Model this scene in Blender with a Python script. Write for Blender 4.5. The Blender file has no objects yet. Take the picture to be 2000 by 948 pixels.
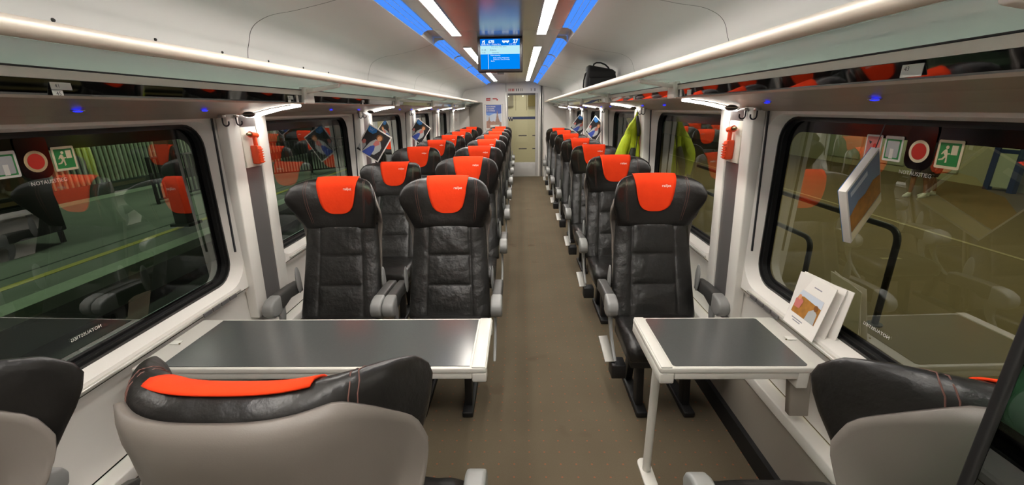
import bpy, bmesh, math, random
from mathutils import Vector, Matrix
random.seed(7)
PI = math.pi
scene = bpy.context.scene
COL = scene.collection

# ------------------------------------------------------------------ camera
# f, roll and the vanishing point of the aisle were measured on the 2000x948 photograph
FPX, ROLL, CAMH = 820.0, 0.014, 1.64
VPX, VPY = 1014.0, 213.0
_a, _b = (VPX - 1000) / FPX, (474 - VPY) / FPX
_a0 = _a * math.cos(ROLL) + _b * math.sin(ROLL)
_b0 = -_a * math.sin(ROLL) + _b * math.cos(ROLL)
_p = math.atan(_b0); _y = math.atan(_a0 * math.cos(_p))
_F = Vector((-math.sin(_y) * math.cos(_p), math.cos(_y) * math.cos(_p), -math.sin(_p)))
_R0 = Vector((math.cos(_y), math.sin(_y), 0)); _U0 = _R0.cross(_F)
_R = _R0 * math.cos(ROLL) - _U0 * math.sin(ROLL); _U = _U0 * math.cos(ROLL) + _R0 * math.sin(ROLL)
cam = bpy.data.objects.new('camera', bpy.data.cameras.new('camera'))
COL.objects.link(cam)
cam.data.sensor_width = 36.0
cam.data.lens = FPX / 2000.0 * 36.0
cam.data.clip_start = 0.02
cam.matrix_world = Matrix(((_R.x, _U.x, -_F.x, 0), (_R.y, _U.y, -_F.y, 0), (_R.z, _U.z, -_F.z, CAMH), (0, 0, 0, 1)))
scene.camera = cam

# ------------------------------------------------------------------ world and exposure
w = bpy.data.worlds.new('night'); scene.world = w; w.use_nodes = True
w.node_tree.nodes['Background'].inputs[0].default_value = (0.10, 0.13, 0.12, 1)
w.node_tree.nodes['Background'].inputs[1].default_value = 0.05
scene.view_settings.view_transform = 'Standard'
scene.view_settings.look = 'None'
scene.view_settings.gamma = 1.0
scene.view_settings.use_curve_mapping = False
scene.view_settings.exposure = 0.0
LAMP_CEIL, LAMP_SIDE, LAMP_BLUE, LAMP_PLAT = 46.0, 12.5, 1.0, 170.0

# ------------------------------------------------------------------ materials
def lin(c):
    c = c / 255.0
    return c / 12.92 if c <= 0.04045 else ((c + 0.055) / 1.055) ** 2.4
def rgb(r, g, b): return (lin(r), lin(g), lin(b), 1)
M = {}
def mat(name, col, rough=0.5, metal=0.0, spec=0.5, noise=None, bump=None, coat=0.0):
    """noise=(scale, second colour), bump=(scale, strength, distance)"""
    m = bpy.data.materials.new(name); m.use_nodes = True; M[name] = m
    nt = m.node_tree; b = nt.nodes['Principled BSDF']
    b.inputs['Base Color'].default_value = rgb(*col)
    b.inputs['Roughness'].default_value = rough
    b.inputs['Metallic'].default_value = metal
    b.inputs['Specular IOR Level'].default_value = spec
    b.inputs['Coat Weight'].default_value = coat
    if noise or bump:
        tc = nt.nodes.new('ShaderNodeTexCoord')
    if noise:
        n = nt.nodes.new('ShaderNodeTexNoise'); n.inputs['Scale'].default_value = noise[0]
        n.inputs['Detail'].default_value = 5
        nt.links.new(tc.outputs['Object'], n.inputs['Vector'])
        mx = nt.nodes.new('ShaderNodeMix'); mx.data_type = 'RGBA'
        mx.inputs['A'].default_value = rgb(*col); mx.inputs['B'].default_value = rgb(*noise[1])
        nt.links.new(n.outputs['Fac'], mx.inputs['Factor'])
        nt.links.new(mx.outputs['Result'], b.inputs['Base Color'])
    if bump:
        n = nt.nodes.new('ShaderNodeTexNoise'); n.inputs['Scale'].default_value = bump[0]
        n.inputs['Detail'].default_value = 6
        nt.links.new(tc.outputs['Object'], n.inputs['Vector'])
        bp = nt.nodes.new('ShaderNodeBump'); bp.inputs['Strength'].default_value = bump[1]
        bp.inputs['Distance'].default_value = bump[2]
        nt.links.new(n.outputs['Fac'], bp.inputs['Height'])
        nt.links.new(bp.outputs['Normal'], b.inputs['Normal'])
    return m
def emit(name, col, strength):
    m = bpy.data.materials.new(name); m.use_nodes = True; M[name] = m
    nt = m.node_tree; nt.nodes.remove(nt.nodes['Principled BSDF'])
    e = nt.nodes.new('ShaderNodeEmission'); e.inputs[0].default_value = rgb(*col); e.inputs[1].default_value = strength
    nt.links.new(e.outputs[0], nt.nodes['Material Output'].inputs[0]); return m
def thin_glass(name, tint, ior, rough=0.0, diffuse=0.0, dcol=(255, 255, 255)):
    m = bpy.data.materials.new(name); m.use_nodes = True; M[name] = m
    nt = m.node_tree; nt.nodes.remove(nt.nodes['Principled BSDF'])
    t = nt.nodes.new('ShaderNodeBsdfTransparent'); t.inputs[0].default_value = rgb(*tint)
    g = nt.nodes.new('ShaderNodeBsdfGlossy'); g.inputs['Roughness'].default_value = rough
    g.inputs['Color'].default_value = (0.95, 1.0, 0.97, 1)
    fr = nt.nodes.new('ShaderNodeFresnel'); fr.inputs['IOR'].default_value = ior
    mx = nt.nodes.new('ShaderNodeMixShader')
    nt.links.new(fr.outputs[0], mx.inputs[0]); nt.links.new(t.outputs[0], mx.inputs[1]); nt.links.new(g.outputs[0], mx.inputs[2])
    last = mx
    if diffuse > 0:
        d1 = nt.nodes.new('ShaderNodeBsdfDiffuse'); d1.inputs[0].default_value = rgb(*dcol)
        d2 = nt.nodes.new('ShaderNodeBsdfTranslucent'); d2.inputs[0].default_value = rgb(*dcol)
        d = nt.nodes.new('ShaderNodeMixShader'); d.inputs[0].default_value = 0.6
        nt.links.new(d1.outputs[0], d.inputs[1]); nt.links.new(d2.outputs[0], d.inputs[2])
        m2 = nt.nodes.new('ShaderNodeMixShader'); m2.inputs[0].default_value = diffuse
        nt.links.new(mx.outputs[0], m2.inputs[1]); nt.links.new(d.outputs[0], m2.inputs[2]); last = m2
    nt.links.new(last.outputs[0], nt.nodes['Material Output'].inputs[0]); return m

mat('leather', (24, 23, 22), 0.35, spec=0.5, bump=(7, 0.45, 0.03), noise=(5, (32, 30, 28)))
mat('leather_panel', (30, 30, 29), 0.35, spec=0.55, bump=(6, 0.65, 0.04), noise=(6, (40, 39, 37)))
mat('stitch', (96, 62, 54), 0.7)
mat('shell_grey', (114, 107, 100), 0.42, bump=(400, 0.08, 0.002))
mat('red_cloth', (243, 66, 22), 0.85, spec=0.2, noise=(18, (228, 56, 18)), bump=(60, 0.25, 0.004))
mat('logo_white', (245, 225, 215), 0.6)
mat('arm_dark', (66, 65, 63), 0.45)
mat('arm_grey', (138, 138, 136), 0.35)
mat('silver', (190, 190, 188), 0.28, metal=0.9)
mat('pedal_metal', (150, 148, 142), 0.45, metal=0.4)
mat('black_metal', (26, 26, 27), 0.5)
mat('white_panel', (234, 230, 224), 0.42, noise=(2.5, (227, 223, 217)))
mat('white_trim', (232, 229, 222), 0.35)
mat('ceiling_white', (233, 230, 228), 0.55, noise=(1.5, (228, 225, 223)))
mat('ceiling_metal', (176, 168, 156), 0.22, metal=0.4)
mat('soffit_metal', (172, 160, 146), 0.40, metal=0.35)
mat('strip_dark', (124, 121, 121), 0.3, metal=0.45)
mat('lower_wall', (150, 143, 133), 0.6)
mat('black_glass', (4, 5, 6), 0.03, spec=1.0, coat=1.0)
mat('rubber', (16, 16, 16), 0.45)
mat('black_print', (5, 5, 6), 0.12)
mat('groove', (60, 58, 56), 0.8)
mat('alu', (205, 203, 196), 0.3, metal=0.6)
mat('rail_cream', (222, 212, 196), 0.42, metal=0.2)
mat('table_inlay', (74, 76, 75), 0.18, spec=0.55, noise=(160, (80, 82, 81)))
mat('table_white', (214, 211, 203), 0.35)
mat('cream_board', (240, 235, 220), 0.5)
mat('orange_plastic', (238, 78, 28), 0.4)
mat('brass', (110, 100, 70), 0.35, metal=0.8)
mat('jacket', (196, 212, 24), 0.65, noise=(9, (168, 190, 16)), bump=(13, 0.9, 0.03))
mat('jacket_dark', (52, 54, 40), 0.7)
mat('bag_black', (20, 20, 22), 0.7, bump=(90, 0.3, 0.004))
mat('paper', (236, 232, 226), 0.6)
mat('print_blue', (38, 128, 205), 0.4)
mat('print_navy', (58, 80, 165), 0.4)
mat('print_dark', (42, 40, 44), 0.4)
mat('print_skin', (222, 158, 112), 0.5)
mat('print_hair', (132, 84, 40), 0.5)
mat('print_grey', (178, 182, 182), 0.5)
mat('print_pink', (205, 120, 112), 0.5)
mat('print_gold', (205, 140, 60), 0.5, noise=(40, (120, 84, 40)))
mat('print_sky', (86, 112, 190), 0.5)
mat('print_skylight', (118, 158, 222), 0.5)
mat('print_cloud', (205, 214, 226), 0.5)
mat('print_stone', (122, 98, 92), 0.5, noise=(30, (200, 160, 135)))
mat('print_town', (206, 160, 138), 0.5, noise=(40, (150, 110, 96)))
mat('print_text', (150, 150, 160), 0.5)
mat('mist_blue', (120, 140, 170), 0.5)
mat('sign_green', (38, 140, 70), 0.4)
mat('sign_red', (200, 42, 26), 0.4)
mat('sign_cream', (238, 226, 190), 0.4)
mat('sign_ring', (196, 176, 132), 0.4)
mat('sign_white', (226, 226, 218), 0.4)
mat('ink', (40, 40, 44), 0.5)
mat('screen_case', (44, 40, 40), 0.35)
mat('door_metal', (190, 188, 184), 0.4)
mat('door_dark', (70, 70, 72), 0.4)
mat('blue_strip', (36, 50, 90), 0.4)
mat('vestibule', (226, 220, 200), 0.6)
mat('vestibule_brown', (120, 108, 62), 0.6)
mat('vestibule_floor', (130, 120, 95), 0.8)
mat('platform', (106, 110, 100), 0.9, noise=(1.2, (86, 92, 84)))
mat('platform_edge', (150, 160, 140), 0.85, noise=(5, (128, 138, 120)))
mat('platform_yellow', (160, 148, 66), 0.85)
mat('ballast', (36, 36, 34), 0.95, noise=(14, (22, 22, 21)))
mat('steel', (170, 176, 178), 0.3, metal=0.9)
mat('hall_floor', (132, 112, 80), 0.8, noise=(1.0, (112, 98, 70)))
mat('hall_line', (176, 164, 128), 0.8)
mat('hall_wall', (188, 182, 142), 0.8, noise=(0.6, (172, 168, 130)))
mat('hall_panel', (182, 190, 160), 0.6)
mat('hall_ochre', (150, 128, 60), 0.7)
mat('hall_brown', (96, 74, 54), 0.7)
mat('far_dark', (44, 50, 46), 0.9)
mat('skin', (166, 116, 88), 0.6)
mat('shirt_dark', (46, 42, 50), 0.8)
mat('shorts_dark', (62, 52, 50), 0.8)
mat('shorts_brown', (84, 64, 54), 0.8)
mat('hair_dark', (40, 30, 24), 0.7)
mat('shoe_white', (222, 220, 210), 0.6)
emit('lamp_ceiling', (255, 248, 238), LAMP_CEIL)
emit('lamp_side', (255, 249, 240), LAMP_SIDE)
emit('lamp_blue', (78, 146, 255), LAMP_BLUE)
emit('lamp_platform', (236, 255, 222), LAMP_PLAT)
emit('lamp_hall', (255, 244, 206), LAMP_PLAT * 0.85)
emit('lamp_vestibule', (255, 250, 236), 13.0)
emit('led_blue', (30, 40, 255), 2.2)
emit('screen_blue', (0, 136, 246), 1.0)
emit('screen_top', (0, 112, 224), 1.0)
emit('screen_pale', (188, 236, 246), 1.0)
emit('screen_white', (235, 250, 255), 1.1)
emit('screen_ink', (70, 120, 160), 0.8)
thin_glass('pane_glass', (226, 240, 226), 2.5)
thin_glass('shelf_glass', (236, 243, 240), 1.25, 0.02, diffuse=0.46, dcol=(236, 246, 242))
thin_glass('door_glass', (248, 248, 240), 1.4)
thin_glass('partition_glass_mat', (140, 190, 160), 1.5)

# carpet: brown grey weave with a fine grid of orange dots and a few stains
def carpet():
    m = mat('carpet', (118, 107, 88), 0.95, spec=0.1)
    nt = m.node_tree; b = nt.nodes['Principled BSDF']; L = nt.links.new
    tc = nt.nodes.new('ShaderNodeTexCoord'); sep = nt.nodes.new('ShaderNodeSeparateXYZ'); L(tc.outputs['Object'], sep.inputs[0])
    def math_n(op, a, bb=None):
        n = nt.nodes.new('ShaderNodeMath'); n.operation = op
        for i, v in enumerate((a, bb)):
            if v is None: continue
            if isinstance(v, (int, float)): n.inputs[i].default_value = v
            else: L(v, n.inputs[i])
        return n.outputs[0]
    d = []
    for ax in ('X', 'Y'):
        v = math_n('MULTIPLY', sep.outputs[ax], 1 / 0.075)
        v = math_n('FRACT', v); v = math_n('SUBTRACT', v, 0.5); d.append(math_n('MULTIPLY', v, v))
    r2 = math_n('ADD', d[0], d[1]); dot = math_n('LESS_THAN', r2, 0.0042)
    def noise(sc, det=4):
        n = nt.nodes.new('ShaderNodeTexNoise'); n.inputs['Scale'].default_value = sc; n.inputs['Detail'].default_value = det
        L(tc.outputs['Object'], n.inputs['Vector']); return n.outputs['Fac']
    def mix(f, a, c):
        n = nt.nodes.new('ShaderNodeMix'); n.data_type = 'RGBA'
        L(f, n.inputs['Factor']) if not isinstance(f, float) else None
        for s, v in (('A', a), ('B', c)):
            if isinstance(v, tuple): n.inputs[s].default_value = v
            else: L(v, n.inputs[s])
        return n.outputs['Result']
    base = mix(noise(2.2), rgb(84, 75, 61), rgb(122, 111, 92))
    base = mix(noise(180, 2), base, rgb(98, 88, 72))
    st = nt.nodes.new('ShaderNodeMapRange'); st.inputs['From Min'].default_value = 0.66; st.inputs['From Max'].default_value = 0.74
    L(noise(3.1, 2), st.inputs['Value'])
    stain = math_n('MULTIPLY', st.outputs[0], 0.5)
    base = mix(stain, base, rgb(74, 60, 48))
    dotf = math_n('MULTIPLY', dot, 0.36)
    base = mix(dotf, base, rgb(190, 92, 52))
    L(base, b.inputs['Base Color'])
    bp = nt.nodes.new('ShaderNodeBump'); bp.inputs['Strength'].default_value = 0.4; bp.inputs['Distance'].default_value = 0.004
    L(noise(500, 2), bp.inputs['Height']); L(bp.outputs[0], b.inputs['Normal'])
carpet()

# ------------------------------------------------------------------ mesh helpers
class MB:
    def __init__(s): s.v = []; s.f = []
    def add(s, vs, fs):
        o = len(s.v); s.v += [tuple(p) for p in vs]; s.f += [tuple(i + o for i in q) for q in fs]; return s
    def box(s, x0, x1, y0, y1, z0, z1):
        x0, x1 = min(x0, x1), max(x0, x1); y0, y1 = min(y0, y1), max(y0, y1); z0, z1 = min(z0, z1), max(z0, z1)
        return s.add([(x0, y0, z0), (x1, y0, z0), (x1, y1, z0), (x0, y1, z0), (x0, y0, z1), (x1, y0, z1), (x1, y1, z1), (x0, y1, z1)],
                     [(0, 3, 2, 1), (4, 5, 6, 7), (0, 1, 5, 4), (1, 2, 6, 5), (2, 3, 7, 6), (3, 0, 4, 7)])
    def poly(s, pts): return s.add(pts, [tuple(range(len(pts)))])
    def loft(s, rings, close=True, caps=True):
        n = len(rings[0]); vs = [p for r in rings for p in r]; fs = []
        m = n if close else n - 1
        for i in range(len(rings) - 1):
            for j in range(m):
                k = (j + 1) % n
                fs.append((i * n + j, i * n + k, (i + 1) * n + k, (i + 1) * n + j))
        if caps and close:
            fs.append(tuple(range(n - 1, -1, -1))); fs.append(tuple((len(rings) - 1) * n + j for j in range(n)))
        return s.add(vs, fs)
    def tube(s, path, r, n=8, caps=True):
        P = [Vector(p) for p in path]; rings = []; prev = None
        for i, p in enumerate(P):
            t = (P[min(i + 1, len(P) - 1)] - P[max(i - 1, 0)]).normalized()
            if prev is None:
                a = Vector((0, 0, 1)) if abs(t.z) < 0.9 else Vector((1, 0, 0)); u = t.cross(a).normalized()
            else:
                u = (prev - t * prev.dot(t)).normalized()
            prev = u; v = t.cross(u); rr = r[i] if isinstance(r, (list, tuple)) else r
            rings.append([p + (u * math.cos(2 * PI * k / n) + v * math.sin(2 * PI * k / n)) * rr for k in range(n)])
        return s.loft(rings, True, caps)
    def prism(s, pts, axis, a, b):
        """pts 2D; axis 'x' -> pts are (y,z), 'y' -> (x,z), 'z' -> (x,y)"""
        def P(p, d): return {'x': (d, p[0], p[1]), 'y': (p[0], d, p[1]), 'z': (p[0], p[1], d)}[axis]
        n = len(pts); vs = [P(p, a) for p in pts] + [P(p, b) for p in pts]
        fs = [tuple(range(n - 1, -1, -1)), tuple(range(n, 2 * n))] + [(i, (i + 1) % n, n + (i + 1) % n, n + i) for i in range(n)]
        return s.add(vs, fs)
    def grid(s, fn, nu, nv):
        vs = [fn(i / (nu - 1), j / (nv - 1)) for j in range(nv) for i in range(nu)]
        return s.add(vs, [(j * nu + i, j * nu + i + 1, (j + 1) * nu + i + 1, (j + 1) * nu + i) for j in range(nv - 1) for i in range(nu - 1)])
    def disc(s, c, ex, ey, r, n=24):
        c, ex, ey = Vector(c), Vector(ex), Vector(ey)
        return s.poly([c + ex * (r * math.cos(2 * PI * k / n)) + ey * (r * math.sin(2 * PI * k / n)) for k in range(n)])
    def ball(s, c, rx, ry, rz, nu=16, nv=10):
        rings = [[(c[0] + rx * math.sin(t) * math.cos(2 * PI * k / nu), c[1] + ry * math.sin(t) * math.sin(2 * PI * k / nu), c[2] + rz * math.cos(t))
                  for k in range(nu)] for t in [0.02 + (PI - 0.04) * i / nv for i in range(nv + 1)]]
        return s.loft(rings)
    def mesh(s, name, m, smooth=False, bevel=0, seg=2):
        me = bpy.data.meshes.new(name); me.from_pydata(s.v, [], s.f); me.update()
        bm = bmesh.new(); bm.from_mesh(me); bmesh.ops.recalc_face_normals(bm, faces=bm.faces)
        if bevel:
            es = [e for e in bm.edges if len(e.link_faces) == 2 and e.calc_face_angle(0) > 0.6]
            bmesh.ops.bevel(bm, geom=es, offset=bevel, segments=seg, affect='EDGES', profile=0.5, clamp_overlap=True)
        bm.to_mesh(me); bm.free()
        me.materials.append(M[m])
        if smooth:
            for p in me.polygons: p.use_smooth = True
            if smooth == 'auto' or bevel:
                me.set_sharp_from_angle(angle=math.radians(50))
        return me
    def obj(s, name, m, parent=None, smooth=False, bevel=0, seg=2):
        o = bpy.data.objects.new(name, s.mesh(name, m, smooth or bool(bevel), bevel, seg)); COL.objects.link(o)
        if parent: o.parent = parent
        return o
def B(x0, x1, y0, y1, z0, z1): return MB().box(x0, x1, y0, y1, z0, z1)
def tag(o, label, cat=None, group=None, kind=None):
    o['label'] = label
    if cat: o['category'] = cat
    if group: o['group'] = group
    if kind: o['kind'] = kind
    return o
def thing(name, label, cat, loc=(0, 0, 0), rz=0, group=None, kind=None):
    o = bpy.data.objects.new(name, None); COL.objects.link(o); o.empty_display_size = 0.1
    o.location = loc; o.rotation_euler = (0, 0, rz)
    return tag(o, label, cat, group, kind)
def interp(tab, x):
    if x <= tab[0][0]: return tab[0][1]
    for (a, b), (c, d) in zip(tab, tab[1:]):
        if x <= c: return b + (d - b) * (x - a) / (c - a)
    return tab[-1][1]
_txt = {}
def text_mesh(body, size, m, spacing=1.0, bold=0.0):
    key = (body, size, m)
    if key in _txt: return _txt[key]
    cu = bpy.data.curves.new('text', 'FONT'); cu.body = body; cu.size = size; cu.resolution_u = 2
    cu.align_x = 'CENTER'; cu.align_y = 'CENTER'; cu.space_character = spacing; cu.offset = bold
    t = bpy.data.objects.new('text', cu); COL.objects.link(t)
    dg = bpy.context.evaluated_depsgraph_get()
    me = bpy.data.meshes.new_from_object(t.evaluated_get(dg))
    bpy.data.objects.remove(t); me.materials.clear(); me.materials.append(M[m]); _txt[key] = me
    return me
def put_text(name, body, size, m, parent, pos, ex, ey, spacing=1.0, bold=0.0):
    o = bpy.data.objects.new(name, text_mesh(body, size, m, spacing, bold)); COL.objects.link(o)
    ex, ey = Vector(ex).normalized(), Vector(ey).normalized(); n = ex.cross(ey)
    mtx = Matrix(((ex.x, ey.x, n.x, pos[0]), (ex.y, ey.y, n.y, pos[1]), (ex.z, ey.z, n.z, pos[2]), (0, 0, 0, 1)))
    if parent: o.parent = parent
    o.matrix_local = mtx
    return o

# ------------------------------------------------------------------ coach shell
XC = -0.165                    # centre line of the coach
YB, YE = -1.0, 10.70           # wall behind the camera, far end wall
PER = 1.77                     # window spacing
SIDES = ((-1, 'left', 'the two-seat side'), (1, 'right', 'the single-seat side'))
NUM = ['first', 'second', 'third', 'fourth', 'fifth', 'sixth', 'seventh', 'eighth']
def SX(s, c): return XC + s * c
def WC(z): return 1.312 - 0.012 * (z - 0.6)      # half width of the wall at height z
OY = {-1: 0.025, 1: -0.02}
def pil(k): return 2.215 + PER * k               # pillar centres
def extr(prof, s, y0, y1):
    """open profile (c,z) drawn along the coach"""
    return MB().loft([[(SX(s, c), y, z) for c, z in prof] for y in (y0, y1)], False, False)
def spline(P, n=5):
    out = []
    for i in range(len(P) - 1):
        p0, p1, p2, p3 = P[max(i - 1, 0)], P[i], P[i + 1], P[min(i + 2, len(P) - 1)]
        for k in range(n):
            t = k / n
            out.append(tuple(0.5 * (2 * p1[d] + (p2[d] - p0[d]) * t + (2 * p0[d] - 5 * p1[d] + 4 * p2[d] - p3[d]) * t * t + (3 * p1[d] - p0[d] - 3 * p2[d] + p3[d]) * t ** 3) for d in (0, 1)))
    return out + [tuple(P[-1])]
def extr_solid(prof, s, y0, y1):
    return MB().prism([(SX(s, c), z) for c, z in prof], 'y', y0, y1)

floor = B(SX(-1, 1.36), SX(1, 1.36), YB, YE, -0.06, 0.0).obj('floor', 'carpet')
tag(floor, 'brown-grey carpet with rows of tiny orange dots along the aisle', 'floor', kind='structure')

# ceiling: flat centre, coved panels each side with joints at every pillar
ceil = B(SX(-1, 0.5), SX(1, 0.5), YB, YE, 2.24, 2.26).obj('ceiling', 'ceiling_metal')
tag(ceil, 'satin beige metal ceiling between two white coved sides', 'ceiling', kind='structure')
COVE = [(0.60, 2.196), (0.726, 2.157), (0.927, 2.116), (1.02, 2.103), (1.075, 2.090), (1.125, 2.068), (1.155, 2.045), (1.175, 2.015), (1.19, 1.97), (1.205, 1.92), (1.225, 1.74)]
COVE = spline(COVE)
ends = [YB, 0.52, 2.29, 4.06, 5.83, 7.60, 9.37, YE]
for s, sn, sl in SIDES:
    extr([(c + 0.012, z + 0.006) for c, z in COVE], s, YB, YE).obj('panel_backing', 'groove', ceil)
    for a, b in zip(ends, ends[1:]):
        o = extr(COVE, s, a + 0.0025, b - 0.0025).obj('panel', 'ceiling_white', ceil, smooth=True)
    for y in (1.355, 1.72, 2.095, 2.47, 2.86, 3.23):
        MB().ball((SX(s, 1.206), y, 1.908), .006, .006, .006, 8, 6).obj('screw', 'groove', ceil, smooth=True)
    # recess of the blue light
    extr([(0.50, 2.245), (0.50, 2.262), (0.60, 2.262), (0.60, 2.196)], s, YB, YE).obj('light_recess', 'white_trim', ceil)

blue_seg = [(-0.9, 0.45), (0.6, 2.2), (2.35, 3.62), (4.12, 5.28), (5.36, 6.56), (6.64, 7.9), (7.98, 9.25), (9.33, 10.62)]
for s, sn, sl in SIDES:
    for i, (a, b) in enumerate(blue_seg):
        t = thing('cove_light', 'blue glowing light strip over %s, %s from the coach door' % (sl, NUM[len(blue_seg) - 1 - i]), 'light strip', (SX(s, 0.55), a, 2.2), group='blue cove lights')
        mb = MB(); prof = [(0.505, 2.238), (0.545, 2.236), (0.575, 2.222), (0.597, 2.198)]
        for j in range(3):
            (c0, z0), (c1, z1) = prof[j], prof[j + 1]
            mb.add([(s * (c0 - 0.55), 0, z0 - 2.2), (s * (c1 - 0.55), 0, z1 - 2.2), (s * (c1 - 0.55), b - a, z1 - 2.2), (s * (c0 - 0.55), b - a, z0 - 2.2)], [(0, 1, 2, 3)])
        mb.obj('diffuser', 'lamp_blue', t, smooth=True)
        for q in range(3):
            c, z = prof[q + 1] if q < 2 else (0.56, 2.2305)
            B(s * (c - 0.55) - 0.001, s * (c - 0.55) + 0.001, 0, b - a, z - 2.2012, z - 2.199).obj('rib', 'white_trim', t)
        for e in (0, b - a):
            MB().prism([(s * (c - 0.55), z - 2.2) for c, z in prof] + [(s * 0.04, 0.058), (s * -0.045, 0.058)], 'y', e - 0.004, e + 0.004).obj('end_cap', 'white_trim', t)

ceil_lamps = [(-0.7, 0.6), (1.2, 2.45), (2.62, 3.88), (4.62, 5.88), (5.98, 7.22), (7.32, 8.56), (8.66, 9.9)]
for s, sn, sl in SIDES:
    for i, (a, b) in enumerate(ceil_lamps):
        t = thing('ceiling_lamp', 'long white ceiling lamp above %s, %s from the coach door' % (sl, NUM[len(ceil_lamps) - 1 - i]), 'ceiling lamp', (SX(s, 0.355), a, 2.24), group='white ceiling lamps')
        B(-0.037, 0.037, 0, b - a, -0.006, -0.0005).obj('diffuser', 'lamp_ceiling', t, bevel=0.003)
        for e0, e1 in ((-0.043, -0.037), (0.037, 0.043)):
            B(e0, e1, -0.006, b - a + 0.006, -0.008, 0).obj('frame_rail', 'alu', t)
        for e in (-0.006, b - a):
            B(-0.037, 0.037, e, e + 0.006, -0.008, 0).obj('frame_end', 'alu', t)

# side walls with rounded window openings
def loop(y0, y1, z0, z1, r, n=7):
    out = []
    for cy, cz, a0 in ((y1 - r, z1 - r, 0), (y0 + r, z1 - r, 90), (y0 + r, z0 + r, 180), (y1 - r, z0 + r, 270)):
        for i in range(n):
            a = math.radians(a0 + 90 * i / (n - 1)); out.append((cy + r * math.cos(a), cz + r * math.sin(a)))
    return out
ZS0, ZS1 = 0.775, 1.605
winno = 0
for s, sn, sl in SIDES:
    def W(p, d=0.0): return (SX(s, WC(p[1]) + d), p[0], p[1])
    wall = MB()
    # lower part: panel under the windows, ledge, lower skirting duct
    prof = [(1.305, 0.74), (1.34, 0.70), (1.335, 0.44), (1.33, 0.415), (1.265, 0.405), (1.262, 0.355), (1.275, 0.345), (1.28, 0.10), (1.28, 0.0)]
    bays = [(pil(k - 1), pil(k)) for k in range(-1, 5)]
    openings = []
    for k in range(-1, 5):
        a, b = pil(k - 1) + OY[s], pil(k) + OY[s]
        openings.append((a + 0.165, b - 0.165, k))
    extr(prof[:4], s, YB, YE)
    m1 = extr(prof[:4] , s, YB, YE)
    wl = m1.obj('wall_' + sn, 'white_panel', smooth='auto')
    tag(wl, 'white side wall with window openings on %s' % sl, 'wall', kind='structure')
    B(SX(s, 1.262), SX(s, 1.335), YB, YE, 0.355, 0.408).obj('ledge', 'white_trim', wl, bevel=0.006)
    extr(prof[6:], s, YB, YE).obj('lower_panel', 'lower_wall', wl)
    B(SX(s, 1.255), SX(s, 1.29), YB, YE, 0.0, 0.10).obj('baseboard_' + sn, 'black_metal')
    tag(bpy.data.objects['baseboard_' + sn], 'black skirting along the floor on %s' % sl, 'baseboard', kind='structure')
    # heating channel on the floor
    for k, (a, b, kk) in enumerate(openings):
        bay = MB(); pa, pb = a - 0.165, b + 0.165
        outer = loop(pa, pb, 0.74, 1.64, 0.001); hole = loop(a, b, ZS0, ZS1, 0.13); inn = loop(a + 0.018, b - 0.018, ZS0 + 0.018, ZS1 - 0.012, 0.115)
        bay.loft([[W(p) for p in outer], [W(p) for p in hole], [W(p, 0.012) for p in loop(a + 0.004, b - 0.004, ZS0 + 0.004, ZS1 - 0.003, 0.127)], [W(p, 0.06) for p in inn]], True, False)
        bay.obj('window_bay', 'white_panel', wl, smooth='auto')
        winno += 1
        wn = thing('window_%d' % winno, 'rounded window with black rubber edge, %s from the coach door, %s' % (NUM[4 - kk], sl), 'window', (0, 0, 0), kind='structure')
        fr = MB()
        l1 = loop(a + 0.018, b - 0.018, ZS0 + 0.018, ZS1 - 0.012, 0.115); l2 = loop(a + 0.03, b - 0.03, ZS0 + 0.03, ZS1 - 0.02, 0.105); l3 = loop(a + 0.045, b - 0.045, ZS0 + 0.042, ZS1 - 0.03, 0.095)
        fr.loft([[W(p, 0.058) for p in l1], [W(p, 0.055) for p in l2], [W(p, 0.066) for p in l2], [W(p, 0.064) for p in l3], [W(p, 0.085) for p in l3]], True, False)
        fr.obj('rubber_frame', 'rubber', wn, smooth='auto')
        l4 = loop(a + 0.075, b - 0.075, ZS0 + 0.062, ZS1 - 0.075, 0.07)
        MB().loft([[W(p, 0.0845) for p in l3], [W(p, 0.0845) for p in l4]], True, False).obj('printed_edge', 'black_print', wn)
        MB().poly([W(p, 0.086) for p in loop(a + 0.03, b - 0.03, ZS0 + 0.03, ZS1 - 0.02, 0.1)]).obj('pane', 'pane_glass', wn)
        # sill: two aluminium ribs and a grille
        c0 = 1.30
        B(SX(s, 1.296), SX(s, 1.322), a + 0.1, b - 0.08, 0.748, 0.762).obj('sill_rail', 'alu', wn, bevel=0.003)
        B(SX(s, 1.327), SX(s, 1.350), a + 0.1, b - 0.08, 0.762, 0.772).obj('sill_rib', 'alu', wn, bevel=0.003)
        for q in range(4):
            B(SX(s, 1.289), SX(s, 1.2955), b - 0.36 + q * 0.06, b - 0.31 + q * 0.06, 0.742, 0.760).obj('sill_vent', 'strip_dark', wn)
    # wall above the windows and at the far end without window
    extr([(WC(1.64), 1.64), (WC(1.7), 1.75)], s, YB, YE).obj('upper_panel', 'white_panel', wl)
    yend = openings[-1][1] + 0.165
    MB().poly([W((yend, 0.74)), W((YE, 0.74)), W((YE, 1.64)), W((yend, 1.64))]).obj('blank_panel', 'white_panel', wl)
    ya = openings[0][0] - 0.165
    MB().poly([W((YB, 0.74)), W((ya, 0.74)), W((ya, 1.64)), W((YB, 1.64))]).obj('blank_panel', 'white_panel', wl)
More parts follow.
